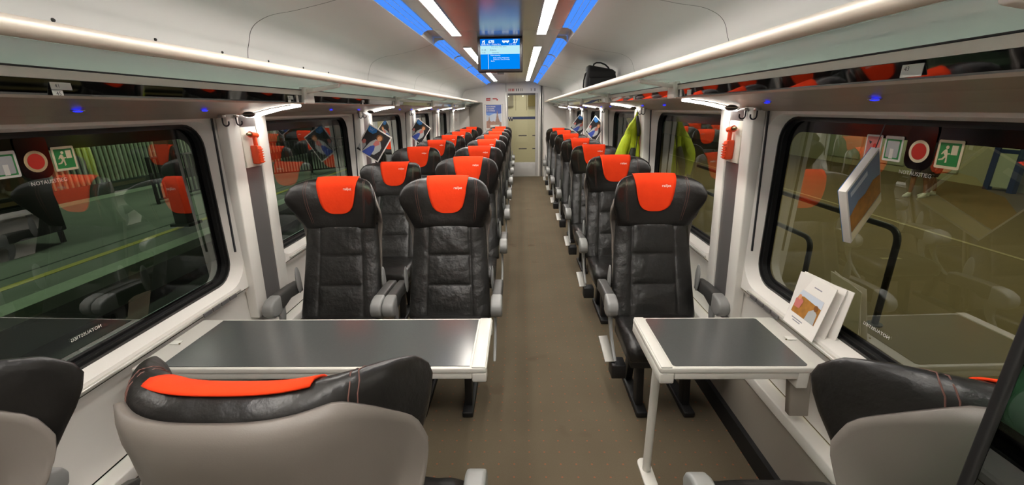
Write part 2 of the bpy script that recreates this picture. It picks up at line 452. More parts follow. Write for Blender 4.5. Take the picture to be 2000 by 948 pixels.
    # pillars
    for k in range(-1, 5):
        y = pil(k) + OY[s]; n = 'trim_%d' % (k + 2 + (6 if s > 0 else 0))
        t = thing(n, 'white pillar with dark strip, %s from the coach door, %s' % (NUM[4 - k], sl), 'pillar', (0, 0, 0), kind='structure')
        y0, y1 = y - 0.165, y + 0.165
        def PF(yy, z, c): return (SX(s, c - 0.045 * (z - 0.6)), yy, z)
        def slab(ya_, yb_, za, zb, ca, cb): 
            vs = [PF(yy, zz, cc) for cc in (ca, cb) for zz in (za, zb) for yy in (ya_, yb_)]
            return MB().add(vs, [(0, 1, 3, 2), (4, 6, 7, 5), (0, 4, 5, 1), (2, 3, 7, 6), (0, 2, 6, 4), (1, 5, 7, 3)])
        slab(y0, y - 0.072, 0.55, 1.655, 1.285, 1.34).obj('edge_strip', 'white_trim', t, bevel=0.006)
        slab(y + 0.078, y1, 0.55, 1.655, 1.285, 1.34).obj('edge_strip', 'white_trim', t, bevel=0.006)
        slab(y - 0.072, y + 0.078, 0.5, 1.655, 1.295, 1.34).obj('centre_strip', 'strip_dark', t)
        for yy in (y0 - 0.030,):
            slab(yy - 0.004, yy + 0.004, 0.95, 1.63, 1.331, 1.338).obj('guide_slot', 'ink', t)

    # ---------------- luggage rack
    r = thing('luggage_rack', 'glass luggage rack with cream front rail along %s' % sl, 'luggage rack', (0, 0, 0))
    MB().prism([(SX(s, 0.79 + 0.019 * math.cos(a)), 1.803 + 0.020 * math.sin(a)) for a in [2 * PI * i / 16 for i in range(16)]], 'y', YB, YE).obj('front_rail', 'rail_cream', r, smooth='auto')
    edges = [YB] + [pil(k) + 0.19 for k in range(-1, 5)] + [YE]
    for a, b in zip(edges, edges[1:]):
        extr_solid([(0.805, 1.792), (1.215, 1.768), (1.215, 1.76), (0.805, 1.784)], s, a + 0.006, b - 0.006).obj('glass_shelf', 'shelf_glass', r)
    # profile, dark mirror band and soffit
    for a, b in zip(edges, edges[1:]):
        B(SX(s, 1.0), SX(s, 1.012), a, b, 1.727, 1.750).obj('edge_profile', 'alu', r)
        extr_solid([(1.003, 1.7265), (1.013, 1.7265), (1.02, 1.684), (1.0115, 1.684)], s, a, b).obj('mirror_band', 'black_glass', r)
    B(SX(s, 0.998), SX(s, 1.01), YB, YE, 1.751, 1.7545).obj('seal', 'ink', r)
    extr_solid([(1.012, 1.755), (1.2, 1.75), (1.2, 1.70), (1.012, 1.70)], s, YB, YE).obj('shelf_box', 'white_panel', r)
    extr_solid([(0.995, 1.688), (1.0, 1.681), (1.12, 1.664), (1.22, 1.640), (1.284, 1.617), (1.31, 1.617), (1.31, 1.69)], s, YB, YE).obj('soffit', 'soffit_metal', r)
    for k in range(-1, 5):
        y = pil(k) + 0.19
        B(SX(s, 0.985), SX(s, 1.014), y - 0.035, y + 0.075, 1.683, 1.768).obj('bracket_block', 'white_trim', r, bevel=0.006)
        vs = [(SX(s, c), yy, z) for yy in (y - 0.012, y + 0.012) for c, z in ((0.80, 1.783), (0.81, 1.764), (1.0, 1.732), (1.0, 1.757))]
        MB().loft([vs[:4], vs[4:]]).obj('bracket_arm', 'white_trim', r, bevel=0.004)
        # holder clips
        B(SX(s, 0.998), SX(s, 1.004), y - 0.10, y - 0.085, 1.690, 1.724).obj('divider', 'white_trim', r)
    # ---------------- transverse lamps, hooks and call lights under the rack
    for k in range(-1, 5):
        y = pil(k) + OY[s]
        t = thing('rack_lamp', 'slim lamp under the rack at the %s pillar from the door, %s' % (NUM[4 - k], sl), 'lamp', (SX(s, 1.14), y + 0.06, 1.65), group='rack lamps')
        pts = [(1.005, 1.680), (1.12, 1.662), (1.22, 1.6385), (1.275, 1.619)]
        for nm, off, mt, ya, yb in (('diffuser', 0.013, 'lamp_side', -0.05, 0.05), ('housing', 0.007, 'white_trim', -0.058, 0.058)):
            MB().prism([(s * (c - 1.14), z - 1.65 - off) for c, z in pts] + [(s * (c - 1.14), z - 1.65 - 0.002) for c, z in reversed(pts)], 'y', ya, yb).obj(nm, mt, t)
        for d, nm in ((-0.20, 'one'), (-0.10, 'two')):
            t = thing('coat_hook', '%s coat hook at the %s pillar from the door, %s' % ('window-edge' if d < -0.15 else 'pillar-edge', NUM[4 - k], sl), 'hook', (SX(s, 1.235), y + d, 1.625), group='coat hooks')
            B(-0.012, 0.012, -0.012, 0.012, -0.006, 0.006).obj('plate', 'silver', t, bevel=0.002)
            MB().tube([(0, 0, 0), (0, 0, -0.03)] + [(-s * (0.014 - 0.014 * math.cos(a)), 0, -0.03 - 0.014 * math.sin(a)) for a in [PI * i / 8 for i in range(1, 9)]] + [(-s * 0.028, 0, -0.022)], 0.0035, 6).obj('hook', 'ink', t, smooth=True)
        for d in (0.42, 0.95):
            t = thing('call_light', 'tiny blue light, rack of %s, %s the %s pillar from the door' % (sl, 'near' if d < 0.5 else 'well before', NUM[4 - k]), 'call light', (SX(s, 1.15), y - d, 1.6515), group='call lights')
            MB().ball((0, 0, 0), 0.011, 0.013, 0.004, 12, 6).obj('lens', 'led_blue', t, smooth=True)
            MB().tube([(0.014 * math.cos(a), 0.016 * math.sin(a), 0.001) for a in [2 * PI * i / 16 for i in range(17)]], 0.0015, 6).obj('bezel', 'silver', t, smooth=True)
        t = thing('reading_spot', 'round dark spotlight, rack of %s, at the %s pillar from the door' % (sl, NUM[4 - k]), 'spotlight', (SX(s, 1.16), y - 0.11, 1.632), group='reading spots')
        MB().ball((0, 0, 0), 0.028, 0.028, 0.014, 16, 8).obj('globe', 'screen_case', t, smooth=True)
        MB().tube([(0.03 * math.cos(a), 0.03 * math.sin(a), 0.002) for a in [2 * PI * i / 20 for i in range(21)]], 0.003, 6).obj('collar', 'soffit_metal', t, smooth=True)
    # seat number plates on the dark band
    nums = {-1: [('41', 1.123), ('45', 2.25), ('51', 3.3), ('55', 4.3)], 1: [('43', 0.979), ('47', 2.21), ('53', 3.25), ('57', 4.3)]}[s]
    for i, (nm, y) in enumerate(nums):
        t = thing('seat_number_plate', 'white seat number plate, %s, %s' % (('over the table', 'by the pillar after the table', 'over the first row behind the table', 'over the second row behind the table')[i], sl), 'number plate', (SX(s, 1.0035), y, 1.706), group='seat number plates')
        B(-0.001, 0.001, -0.026, 0.026, -0.004 if s < 0 else -0.012, 0.014).obj('plate', 'sign_white', t, bevel=0.0008)
        ex = (0, -s * 1.0, 0) if s > 0 else (0, 1, 0)
        put_text('number', nm, 0.013, 'ink', t, (-s * 0.0014, -0.01 if s < 0 else 0.012, 0.005), ex, (0, 0, 1))
        if s < 0:
            B(-0.001, 0.001, -0.026, 0.0, -0.022, -0.005).obj('lower_plate', 'sign_white', t, bevel=0.0008)
            put_text('number', '45' if nm == '41' else nm, 0.013, 'ink', t, (0.0014, -0.012, -0.0135), ex, (0, 0, 1))

# ---------------- end walls, door, vestibule
wf = MB()
DX0, DX1, DZ = -0.30, 0.44, 2.0
wf.box(SX(-1, 1.36), DX0, YE, YE + 0.05, 0, 2.3); wf.box(DX1 + 0.02, SX(1, 1.36), YE, YE + 0.05, 0, 2.3); wf.box(DX0, DX1 + 0.02, YE, YE + 0.05, DZ, 2.3)
o = wf.obj('wall_far', 'white_panel'); tag(o, 'white end wall around the coach door', 'wall', kind='structure')
for x0, x1, nm in ((0.50, 0.53, 'door_post'), (0.56, 0.585, 'door_post'), (-0.325, -0.30, 'door_post')):
    B(x0, x1, YE - 0.035, YE - 0.001, 0, 2.22).obj(nm, 'alu', o, bevel=0.004)
B(0.535, 0.555, YE - 0.02, YE - 0.001, 0, 2.2).obj('door_gap', 'groove', o)
wl = B(SX(-1, 1.05), SX(-1, 0.72), YE - 0.03, YE - 0.001, 0.95, 1.80).obj('niche_panel', 'shell_grey', o, bevel=0.02, seg=4)
wl.data.materials[0] = M['lower_wall']
wb = B(SX(-1, 1.36), SX(1, 1.36), YB - 0.05, YB, 0, 2.3).obj('wall_back', 'white_panel'); tag(wb, 'white end wall behind the last seats', 'wall', kind='structure')
d = thing('door_1', 'sliding coach door with tall glass pane and dark blue band', 'door', (0, YE, 0), kind='structure')
B(DX0, DX0 + 0.03, 0.0, 0.03, 0.02, DZ).obj('frame', 'door_metal', d); B(DX1 - 0.05, DX1 + 0.02, -0.01, 0.03, 0.02, DZ).obj('frame', 'door_metal', d, bevel=0.004)
B(DX0 + 0.03, DX1 - 0.05, 0.0, 0.03, 0.02, 0.36).obj('kick_panel', 'door_metal', d, bevel=0.004)
B(DX0 + 0.03, DX1 - 0.05, 0.0, 0.03, 1.955, DZ).obj('top_rail', 'door_dark', d); B(DX0, DX1 + 0.02, -0.012, 0.03, 0.0, 0.02).obj('threshold', 'alu', d)
B(DX0 + 0.03, DX1 - 0.05, 0.012, 0.018, 0.36, 1.955).obj('pane', 'door_glass', d)
B(DX0 + 0.03, DX1 - 0.05, 0.009, 0.0118, 1.40, 1.46).obj('blue_band', 'blue_strip', d)
for z in (1.0, 0.68):
    for x0, x1 in ((-0.27, -0.21), (-0.02, 0.18), (0.32, 0.39)): B(x0, x1, 0.009, 0.0118, z, z + 0.022).obj('marking', 'door_dark', d)
for x in (-0.235, -0.18):
    B(x - 0.016, x + 0.016, 0.006, 0.0088, 1.36, 1.455).obj('pictogram', 'ink', d); B(x - 0.012, x + 0.012, 0.004, 0.0058, 1.42, 1.45).obj('pictogram', 'sign_white', d)
# pictograms above the door
t = thing('pictogram_row', 'row of small red and dark pictograms above the coach door', 'sign', (-0.2, YE - 0.004, 2.05))
for i, (x, m_) in enumerate(((-0.04, 'sign_red'), (0.0, 'sign_red'), (0.04, 'sign_red'), (0.075, 'sign_red'), (0.14, 'far_dark'), (0.185, 'far_dark'), (0.24, 'lower_wall'), (0.275, 'lower_wall'), (0.49, 'lower_wall'), (0.58, 'ink'))):
    MB().prism([(x - 0.012, 0.0), (x + 0.012, 0.0), (x + 0.008, 0.03), (x + 0.014, 0.055), (x - 0.014, 0.055), (x - 0.006, 0.03)], 'y', -0.001, 0.001).obj('pictogram', m_, t)
# vestibule behind the door
v = B(-1.4, 1.2, YE + 1.6, YE + 1.65, 0, 2.3).obj('wall_vestibule', 'vestibule'); tag(v, 'cream yellow vestibule wall seen through the coach door', 'wall', kind='structure')
for nm, args, m_ in (('side_panel', (-1.4, -1.35, YE + 0.05, YE + 1.6, 0, 2.3), 'vestibule'), ('side_panel', (1.15, 1.2, YE + 0.05, YE + 1.6, 0, 2.3), 'vestibule'),
                     ('vestibule_ceiling', (-1.4, 1.2, YE + 0.05, YE + 1.6, 2.25, 2.3), 'vestibule'), ('vestibule_floor', (-1.4, 1.2, YE + 0.05, YE + 1.6, -0.05, 0), 'vestibule_floor'),
                     ('cupboard', (0.24, 0.6, YE + 1.5, YE + 1.6, 1.7, 2.2), 'vestibule_brown'), ('cupboard', (-0.6, -0.16, YE + 1.5, YE + 1.6, 1.72, 2.2), 'lower_wall'), ('wall_joint', (-0.1, -0.09, YE + 1.59, YE + 1.6, 1.6, 2.2), 'vestibule_brown'), ('wall_joint', (0.2, 0.21, YE + 1.59, YE + 1.6, 1.6, 2.2), 'vestibule_brown')):
    B(*args).obj(nm, m_, v)
t = thing('vestibule_lamp', 'bright ceiling lamp in the vestibule behind the coach door', 'ceiling lamp', (0, YE + 0.8, 2.24)); B(-0.3, 0.3, -0.2, 0.2, -0.01, 0.0).obj('diffuser', 'lamp_vestibule', t)
B(-0.31, 0.31, -0.21, 0.21, 0, 0.01).obj('frame', 'alu', t)
# poster on the end wall
t = thing('poster', 'framed poster of a town with church spires under blue sky on the end wall', 'poster', (-0.62, YE - 0.006, 1.20))
B(-0.225, 0.225, -0.004, 0.004, -0.05, 0.56).obj('frame', 'alu', t)
def flat(parent, name, pts, m_, lay): MB().poly([(x, -0.0045 - 0.0006 * lay, z) for x, z in pts]).obj(name, m_, parent)
flat(t, 'sheet', [(-0.21, -0.035), (0.21, -0.035), (0.21, 0.545), (-0.21, 0.545)], 'paper', 0)
flat(t, 'sky', [(-0.185, 0.0), (0.185, 0.0), (0.185, 0.54), (-0.185, 0.54)], 'print_sky', 1)
flat(t, 'pale_sky', [(-0.185, 0.0), (0.185, 0.0), (0.185, 0.33), (0.05, 0.35), (-0.05, 0.36), (-0.185, 0.37)], 'print_skylight', 2)
flat(t, 'cloud', [(-0.185, 0.0), (0.185, 0.0), (0.185, 0.345), (0.1, 0.335), (0.02, 0.345), (-0.05, 0.32), (-0.12, 0.29), (-0.185, 0.32)], 'print_cloud', 3)
flat(t, 'town', [(-0.185, 0.0), (0.185, 0.0), (0.185, 0.13), (0.12, 0.16), (0.05, 0.13), (0.0, 0.17), (-0.06, 0.15), (-0.12, 0.19), (-0.185, 0.16)], 'print_town', 4)
flat(t, 'spire', [(0.03, 0.05), (0.15, 0.05), (0.145, 0.16), (0.12, 0.22), (0.105, 0.30), (0.085, 0.43), (0.068, 0.30), (0.055, 0.22), (0.035, 0.16)], 'print_stone', 5)
flat(t, 'spire', [(-0.135, 0.1), (-0.095, 0.1), (-0.1, 0.2), (-0.113, 0.29), (-0.128, 0.2)], 'print_stone', 5)
flat(t, 'caption_box', [(-0.09, 0.02), (0.13, 0.02), (0.13, 0.075), (-0.09, 0.075)], 'paper', 6)
for i, (bd, x) in enumerate((('NOVA PRAHA', -0.07), ('ZA HODINY', -0.085), ('OD STANICE', -0.075))): put_text('headline', bd, 0.04, 'paper', t, (x, -0.0095, 0.5 - 0.047 * i), (1, 0, 0), (0, 0, 1), 0.9, 0.001)
t = thing('red_sticker', 'red square safety sticker on the end wall above the poster', 'sticker', (-0.745, YE - 0.004, 1.87)); B(-0.05, 0.05, -0.001, 0.001, -0.03, 0.03).obj('sheet', 'sign_red', t); B(-0.04, 0.04, -0.002, -0.001, -0.005, 0.005).obj('print', 'sign_white', t)
t = thing('red_sticker', 'long red safety sticker with small round mark on the end wall', 'sticker', (-0.59, YE - 0.004, 1.87)); B(-0.05, 0.055, -0.001, 0.001, -0.002, 0.024).obj('sheet', 'sign_red', t); MB().disc((0.06, -0.0012, -0.012), (1, 0, 0), (0, 0, 1), 0.018).obj('round_mark', 'sign_red', t)
t = thing('red_sticker', 'tiny red sticker on the blank wall past the last window of the two-seat side', 'sticker', (SX(-1, WC(1.4)) + 0.003, 10.1, 1.42)); B(-0.001, 0.001, -0.04, 0.04, -0.035, 0.035).obj('sheet', 'sign_white', t); B(0.001, 0.002, -0.02, 0.02, -0.03, 0.03).obj('print', 'sign_red', t)

# ------------------------------------------------------------------ seats
HW = [(.965, .212), (1.0, .222), (1.05, .238), (1.10, .253), (1.15, .262), (1.19, .256), (1.22, .240), (1.24, .215), (1.252, .178), (1.258, .12)]
TH = [(.965, .036), (.985, .046), (1.1, .055), (1.18, .055), (1.22, .048), (1.24, .037), (1.252, .021), (1.258, .006)]
WG = [(.965, .055), (1.05, .11), (1.15, .165), (1.258, .185)]
def h_lean(z): return -0.055 * (1.258 - z) / 0.293
def h_yc(x, z): return h_lean(z) - interp(WG, z) * (abs(x) / 0.262) ** 2.9
def h_t(x, z):
    s_ = min(1, abs(x) / interp(HW, z)); return interp(TH, z) * math.sqrt(max(0, 1 - s_ ** 4))
def h_front(x, z): return h_yc(x, z) - h_t(x, z)
def h_back(x, z): return h_yc(x, z) + h_t(x, z)
def make_headrest():
    mb = MB(); rings = []
    ss = [math.sin(PI / 2 * (i / 14.0)) for i in range(-14, 15)]
    for z in [.965, .968, .975, .99, 1.01, 1.04, 1.07, 1.10, 1.13, 1.16, 1.185, 1.205, 1.22, 1.232, 1.242, 1.25, 1.255, 1.258]:
        h = interp(HW, z); fr = [(h * q, h_front(h * q, z), z) for q in ss]; bk = [(h * q, h_back(h * q, z), z) for q in reversed(ss[1:-1])]
        rings.append(fr + bk)
    return mb.loft(rings)
def make_cover():
    CW = [(1.053, .02), (1.056, .04), (1.062, .058), (1.072, .074), (1.09, .088), (1.12, .099), (1.16, .108), (1.20, .114), (1.258, .124)]
    zs = [1.053, 1.056, 1.062, 1.072, 1.09, 1.12, 1.16, 1.19, 1.215, 1.232, 1.245, 1.252]
    def fn(u, v):
        k = int(round(v * (len(zs) + 4))); q = 2 * u - 1
        if k < len(zs):
            z = zs[k]; x = interp(CW, z) * q; return (x, h_front(x, z) - 0.005, z)
        x = 0.124 * q; k -= len(zs)
        if k == 0: return (x, h_front(x, 1.255) - 0.003, 1.258)
        if k == 1: return (x, h_yc(x, 1.258), 1.2635)
        return (x, h_yc(x, 1.258) + (.006, .011, .015)[k - 2], (1.263, 1.2625, 1.2605)[k - 2])
    return MB().grid(fn, 15, len(zs) + 5)
def b_front(z): return -0.094 - 0.185 * ((0.985 - z) / 0.555) ** 1.15
def make_backrest():
    us = [-1, -.985, -.95, -.9, -.8, -.7, -.62, -.585, -.56, -.535, -.5, -.4, -.25, -.1, .1, .25, .4, .5, .535, .56, .585, .62, .7, .8, .9, .95, .985, 1]
    zs = [.43, .433, .44, .46, .49, .53, .57, .60, .615, .625, .632, .639, .65, .67, .71, .75, .78, .795, .803, .811, .825, .85, .89, .93, .955, .972, .981, .985]
    mb = MB(); rings = []
    for z in zs:
        h = 0.252 - 0.035 * (z - .43) / .555
        e = min(1, (z - .43) / .02) * min(1, (.985 - z) / .025); e = math.sqrt(max(0.0, 1 - (1 - e) ** 2))
        fr = []; bk = []
        for u in us:
            yf = b_front(z) + 0.035 * (1 - math.sqrt(max(0, 1 - abs(u) ** 5)))
            g = 0.007 * math.exp(-((abs(u) - .56) / .03) ** 2)
            if abs(u) < .56:
                for zg in (.632, .803): g = max(g, 0.007 * math.exp(-((z - zg) / .009) ** 2))
                g -= 0.010 * math.cos(PI * (u / .56) / 2) * abs(math.sin(PI * ((z - .632) / .171)))
                # gathered folds at the panel corners
                g += 0.0022 * math.sin(60 * (z + 0.35 * abs(u))) * (abs(u) / .56) ** 2
            else:
                g += 0.0035 * math.sin(38 * (z - 0.25 * abs(u)) + 1.3) * max(0, (z - .72) / .26)
            fr.append((h * u, yf + g + 0.025 * (1 - e), z))
        for u in reversed(us[2:-2:3]): bk.append((h * u, b_front(z) + 0.085 - 0.02 * (1 - e), z))
        rings.append(fr + bk)
    return mb.loft(rings)
def make_shell():
    def fn(u, v):
        t_ = 2 * u - 1; a = 1 - (1 - abs(t_)) ** 1.8; q = math.copysign(a, t_)
        ztop = 1.238 - (0.16 * ((a - .62) / .38) ** 2.3 if a > .62 else 0)
        z = .40 + (ztop - .40) * v
        h = interp([(.40, .222), (.7, .230), (.9, .234), (.98, .245), (1.04, .258), (1.12, .256), (1.19, .245), (1.24, .234)], z)
        x = h * q
        if z > 1.0:
            y = max(h_back(x, z), h_yc(x, z) + .030) + .012
        else:
            y0 = interp([(.40, -.165), (.7, -.075), (1.0, h_lean(1.0) + .046 + .013)], z)
            wr = interp([(.40, .05), (.8, .06), (1.0, interp(WG, 1.0))], z)
            y = y0 - wr * (abs(x) / .262) ** 2.9
        return (x, y, z)
    return MB().grid(fn, 45, 30)
def ring_path(s_, off=0.0012, kx=1.0):
    """stitched seam over the wing of the headrest"""
    out = []
    for z in (1.0, 1.04, 1.08, 1.12, 1.16, 1.19, 1.215, 1.232, 1.244):
        x = kx * s_ * interp([(1.0, .150), (1.1, .165), (1.2, .172), (1.25, .165)], z); out.append((x, h_front(x, z) - off, z))
    x = kx * s_ * .165; out.append((x, h_yc(x, 1.25), 1.2535))
    for z in (1.244, 1.23, 1.21, 1.18):
        x = kx * s_ * .170; out.append((x, h_back(x, z) + off, z))
    return out
def seat_template():
    parts = {}
    parts['cushion'] = MB()
    def cu(u, v): pass
    rings = []
    for y, zt, zb, h in ((-.22, .452, .38, .20), (-.23, .462, .375, .225), (-.30, .468, .37, .235), (-.40, .472, .365, .238), (-.48, .474, .36, .240), (-.56, .470, .36, .240), (-.60, .460, .362, .238), (-.622, .440, .368, .232), (-.628, .41, .375, .225)):
        top = []; n = 10
        for i in range(n + 1):
            q = -1 + 2 * i / n
            g = 0.006 * math.exp(-((abs(q) - .6) / .06) ** 2)
            top.append((h * q, y, zt - 0.018 * abs(q) ** 6 - g))
        bot = [(h * q, y, zb) for q in (.97, .5, 0, -.5, -.97)]
        rings.append(top + bot)
    parts['cushion'].loft(rings)
    return parts
LOGO = text_mesh('railjet', 0.021, 'logo_white', 1.05, 0.0002)
for _v in LOGO.vertices:      # lay the lettering on the curved cloth
    _x, _z = 0.064 + _v.co.x, 1.20 + _v.co.y
    _v.co = (_x, h_front(_x, _z) - 0.0088, _z)
def arm_poly(cap):
    if cap: return [(-.375, .655), (-.440, .648), (-.475, .630), (-.487, .600), (-.478, .568), (-.452, .548), (-.412, .545), (-.378, .556)]
    return [(-.13, .640), (-.22, .650), (-.35, .654), (-.42, .650), (-.42, .575), (-.35, .562), (-.27, .585), (-.13, .570)]
tmpl = {}
tmpl['cushion'] = seat_template()['cushion'].mesh('cushion', 'leather', True)
tmpl['backrest'] = make_backrest().mesh('backrest', 'leather_panel', True)
tmpl['headrest'] = make_headrest().mesh('headrest', 'leather', True)
tmpl['head_cover'] = make_cover().mesh('head_cover', 'red_cloth', True)
tmpl['back_shell'] = make_shell().mesh('back_shell', 'shell_grey', True)
for _n, _s, _k in (('seam_a', 1, 1.0), ('seam_b', 1, 1.06), ('seam_c', -1, 1.0), ('seam_d', -1, 1.06)):
    tmpl[_n] = MB().tube(ring_path(_s, 0.0008, _k), 0.0013, 5).mesh('stitching', 'stitch', True)
tmpl['seat_pan'] = B(-.215, .215, -.60, -.20, .315, .362).mesh('seat_pan', 'black_metal', True, 0.01)
tmpl['leg'] = MB().prism([(-.54, 0.03), (-.48, 0.03), (-.42, .32), (-.50, .32)], 'x', -.02, .02).mesh('leg', 'black_metal', True, 0.004)
tmpl['rear_leg'] = MB().prism([(-.24, 0.03), (-.30, 0.03), (-.36, .32), (-.28, .32)], 'x', -.02, .02).mesh('rear_leg', 'black_metal', True, 0.004)
tmpl['foot_rail'] = B(-.03, .03, -.60, -.18, 0.001, .035).mesh('foot_rail', 'black_metal', True, 0.006)
tmpl['armrest'] = MB().prism(arm_poly(False), 'x', -.027, .027).mesh('armrest', 'arm_dark', True, 0.010, 3)
tmpl['arm_cap'] = MB().prism(arm_poly(True), 'x', -.031, .031).mesh('arm_cap', 'arm_grey', True, 0.012, 3)
tmpl['arm_support'] = MB().loft([[(-.008, y, z), (.008, y, z), (.008, y + w_, z), (-.008, y + w_, z)] for y, z, w_ in ((-.42, .57, .08), (-.395, .52, .055), (-.40, .47, .042), (-.44, .41, .036), (-.50, .36, .034), (-.55, .33, .03))]).mesh('arm_support', 'arm_grey', True, 0.003)
tmpl['hinge_cover'] = MB().ball((0, -.185, .665), .010, .028, .085, 14, 12).mesh('hinge_cover', 'arm_grey', True)
tmpl['foot_pedal'] = MB().add([(-.035, -.46, .262), (.02, -.46, .266), (.02, -.24, .305), (-.035, -.24, .300), (-.035, -.46, .268), (.02, -.46, .272), (.02, -.24, .311), (-.035, -.24, .306)], [(0, 3, 2, 1), (4, 5, 6, 7), (0, 1, 5, 4), (1, 2, 6, 5), (2, 3, 7, 6), (3, 0, 4, 7)]).mesh('foot_pedal', 'pedal_metal', True, 0.003)
tmpl['pedal_bracket'] = B(-.03, .05, -.49, -.40, .175, .262).mesh('pedal_bracket', 'black_metal', True, 0.006)
def part(name, mesh, parent, loc=(0, 0, 0), solid=0):
    o = bpy.data.objects.new(name, mesh); COL.objects.link(o); o.parent = parent; o.location = loc
    if solid:
        md = o.modifiers.new('thickness', 'SOLIDIFY'); md.thickness = solid; md.offset = 0
    return o
def seat(x, y, label, rz=0, aisle=0, recline=0, group='leather seats'):
    t = thing('train_seat', label, 'seat', (x, y, 0), rz, group)
    back = []
    part('cushion', tmpl['cushion'], t); part('seat_pan', tmpl['seat_pan'], t)
    for q in (-.13, .13):
        part('leg', tmpl['leg'], t, (q, 0, 0)); part('leg', tmpl['rear_leg'], t, (q, 0, 0)); part('foot_rail', tmpl['foot_rail'], t, (q, 0, 0))
    back.append(part('backrest', tmpl['backrest'], t))
    h = part('headrest', tmpl['headrest'], t); back.append(h)
    for q in 'abcd': part('stitching', tmpl['seam_' + q], h)
    c = part('head_cover', tmpl['head_cover'], t, solid=0.004); back.append(c); tag(c, 'orange-red cloth head cover')
    part('logo', LOGO, c)
    back.append(part('back_shell', tmpl['back_shell'], t, solid=0.012))
    for q in (-1, 1):
        part('armrest', tmpl['armrest'], t, (q * .297, 0, 0)); part('arm_cap', tmpl['arm_cap'], t, (q * .297, 0, 0))
        part('arm_support', tmpl['arm_support'], t, (q * .285, 0, 0)); part('hinge_cover', tmpl['hinge_cover'], t, (q * .262, 0, 0))
    if aisle:
        part('foot_pedal', tmpl['foot_pedal'], t, (aisle * .285, 0, 0)); part('pedal_bracket', tmpl['pedal_bracket'], t, (aisle * .255, 0, 0))
    if recline:
        a = math.radians(recline); P = Vector((0, -.24, .43))
        R_ = Matrix.Translation(P) @ Matrix.Rotation(-a, 4, 'X') @ Matrix.Translation(-P)
        for o in back: o.matrix_local = R_ @ o.matrix_local
    return t
ROW0, PITCH = 2.53, 1.06
for k in range(8):
    y = ROW0 + PITCH * k
    where = 'facing the long table' if k == 0 else '%s row behind the table seats' % NUM[k - 1]
    seat(-0.43, y, 'black leather aisle seat with orange head cover, ' + where, group='seats of the two-seat side')
    seat(-1.09, y, 'black leather window seat with orange head cover, ' + where, recline=(10 if k == 1 else 0), group='seats of the two-seat side')
for k in range(7):
    y = ROW0 + PITCH * k
    where = 'facing the small table' if k == 0 else '%s row behind the table seat' % NUM[k - 1]
    seat(0.795, y, 'single black leather seat with orange head cover, ' + where, aisle=-1, group='seats of the single-seat side')
seat(-0.43, 0.505, 'aisle seat turned to the long table, showing its grey back shell', PI, group='seats turned away')
seat(-1.115, 0.505, 'window seat turned to the long table, showing its grey back shell', PI, group='seats turned away')
seat(0.80, 0.495, 'single seat turned to the small table, showing its grey back shell', PI, aisle=1, group='seats turned away')

# ------------------------------------------------------------------ tables
def rrect(x0, x1, y0, y1, r, n=5):
    out = []
    for cx, cy, a0 in ((x1 - r, y1 - r, 0), (x0 + r, y1 - r, 90), (x0 + r, y0 + r, 180), (x1 - r, y0 + r, 270)):
        for i in range(n):
            a = math.radians(a0 + 90 * i / (n - 1)); out.append((cx + r * math.cos(a), cy + r * math.sin(a)))
    return out
TZ = 0.74
# long table of the two-seat side
xl, xr, ya, yb = SX(-1, 1.286), -0.127, 1.317, 1.702
t = thing('table', 'long grey table with white rim, fixed to the wall before the seat pair', 'table', ((xl + xr) / 2, (ya + yb) / 2, 0)); cx, cy = (xl + xr) / 2, (ya + yb) / 2
MB().prism(rrect(xl - cx, xr - cx, ya - cy, yb - cy, 0.012), 'z', TZ - 0.022, TZ - 0.001).obj('table_rim', 'table_white', t, bevel=0.004)
B(SX(-1, 1.185) - cx, xr - 0.062 - cx, ya - cy + 0.014, yb - cy - 0.014, TZ - 0.002, TZ + 0.0012).obj('inlay', 'table_inlay', t)
B(xr - 0.055 - cx, xr - 0.004 - cx, ya - cy + 0.003, yb - cy - 0.003, TZ - 0.003, TZ + 0.004).obj('edge_strip', 'table_white', t, bevel=0.003)
for y in (ya - cy, yb - cy - 0.05): B(xr - cx - 0.055, xr - cx - 0.001, y + 0.001, y + 0.049, TZ - 0.062, TZ - 0.022).obj('corner_block', 'table_white', t, bevel=0.006)
B(xl - cx + 0.12, xr - cx - 0.056, ya - cy + 0.006, ya - cy + 0.03, TZ - 0.05, TZ - 0.022).obj('apron', 'table_white', t, bevel=0.003)
B(xl - cx + 0.12, xr - cx - 0.056, yb - cy - 0.03, yb - cy - 0.006, TZ - 0.05, TZ - 0.022).obj('apron', 'table_white', t, bevel=0.003)
B(-0.78 - cx, -0.45 - cx, ya - cy + 0.012, yb - cy - 0.012, TZ - 0.09, TZ - 0.03).obj('hinge_box', 'lower_wall', t, bevel=0.004)
MB().prism([(xl - cx, 0.45), (xl - cx, TZ - 0.022), (-0.80 - cx, TZ - 0.022), (-0.80 - cx, TZ - 0.06)], 'y', -0.04, 0.04).obj('wall_bracket', 'table_white', t, bevel=0.004)
B(xr - cx - 0.028, xr - cx - 0.02, -0.03, 0.03, TZ - 0.05, TZ - 0.022).obj('latch', 'silver', t)
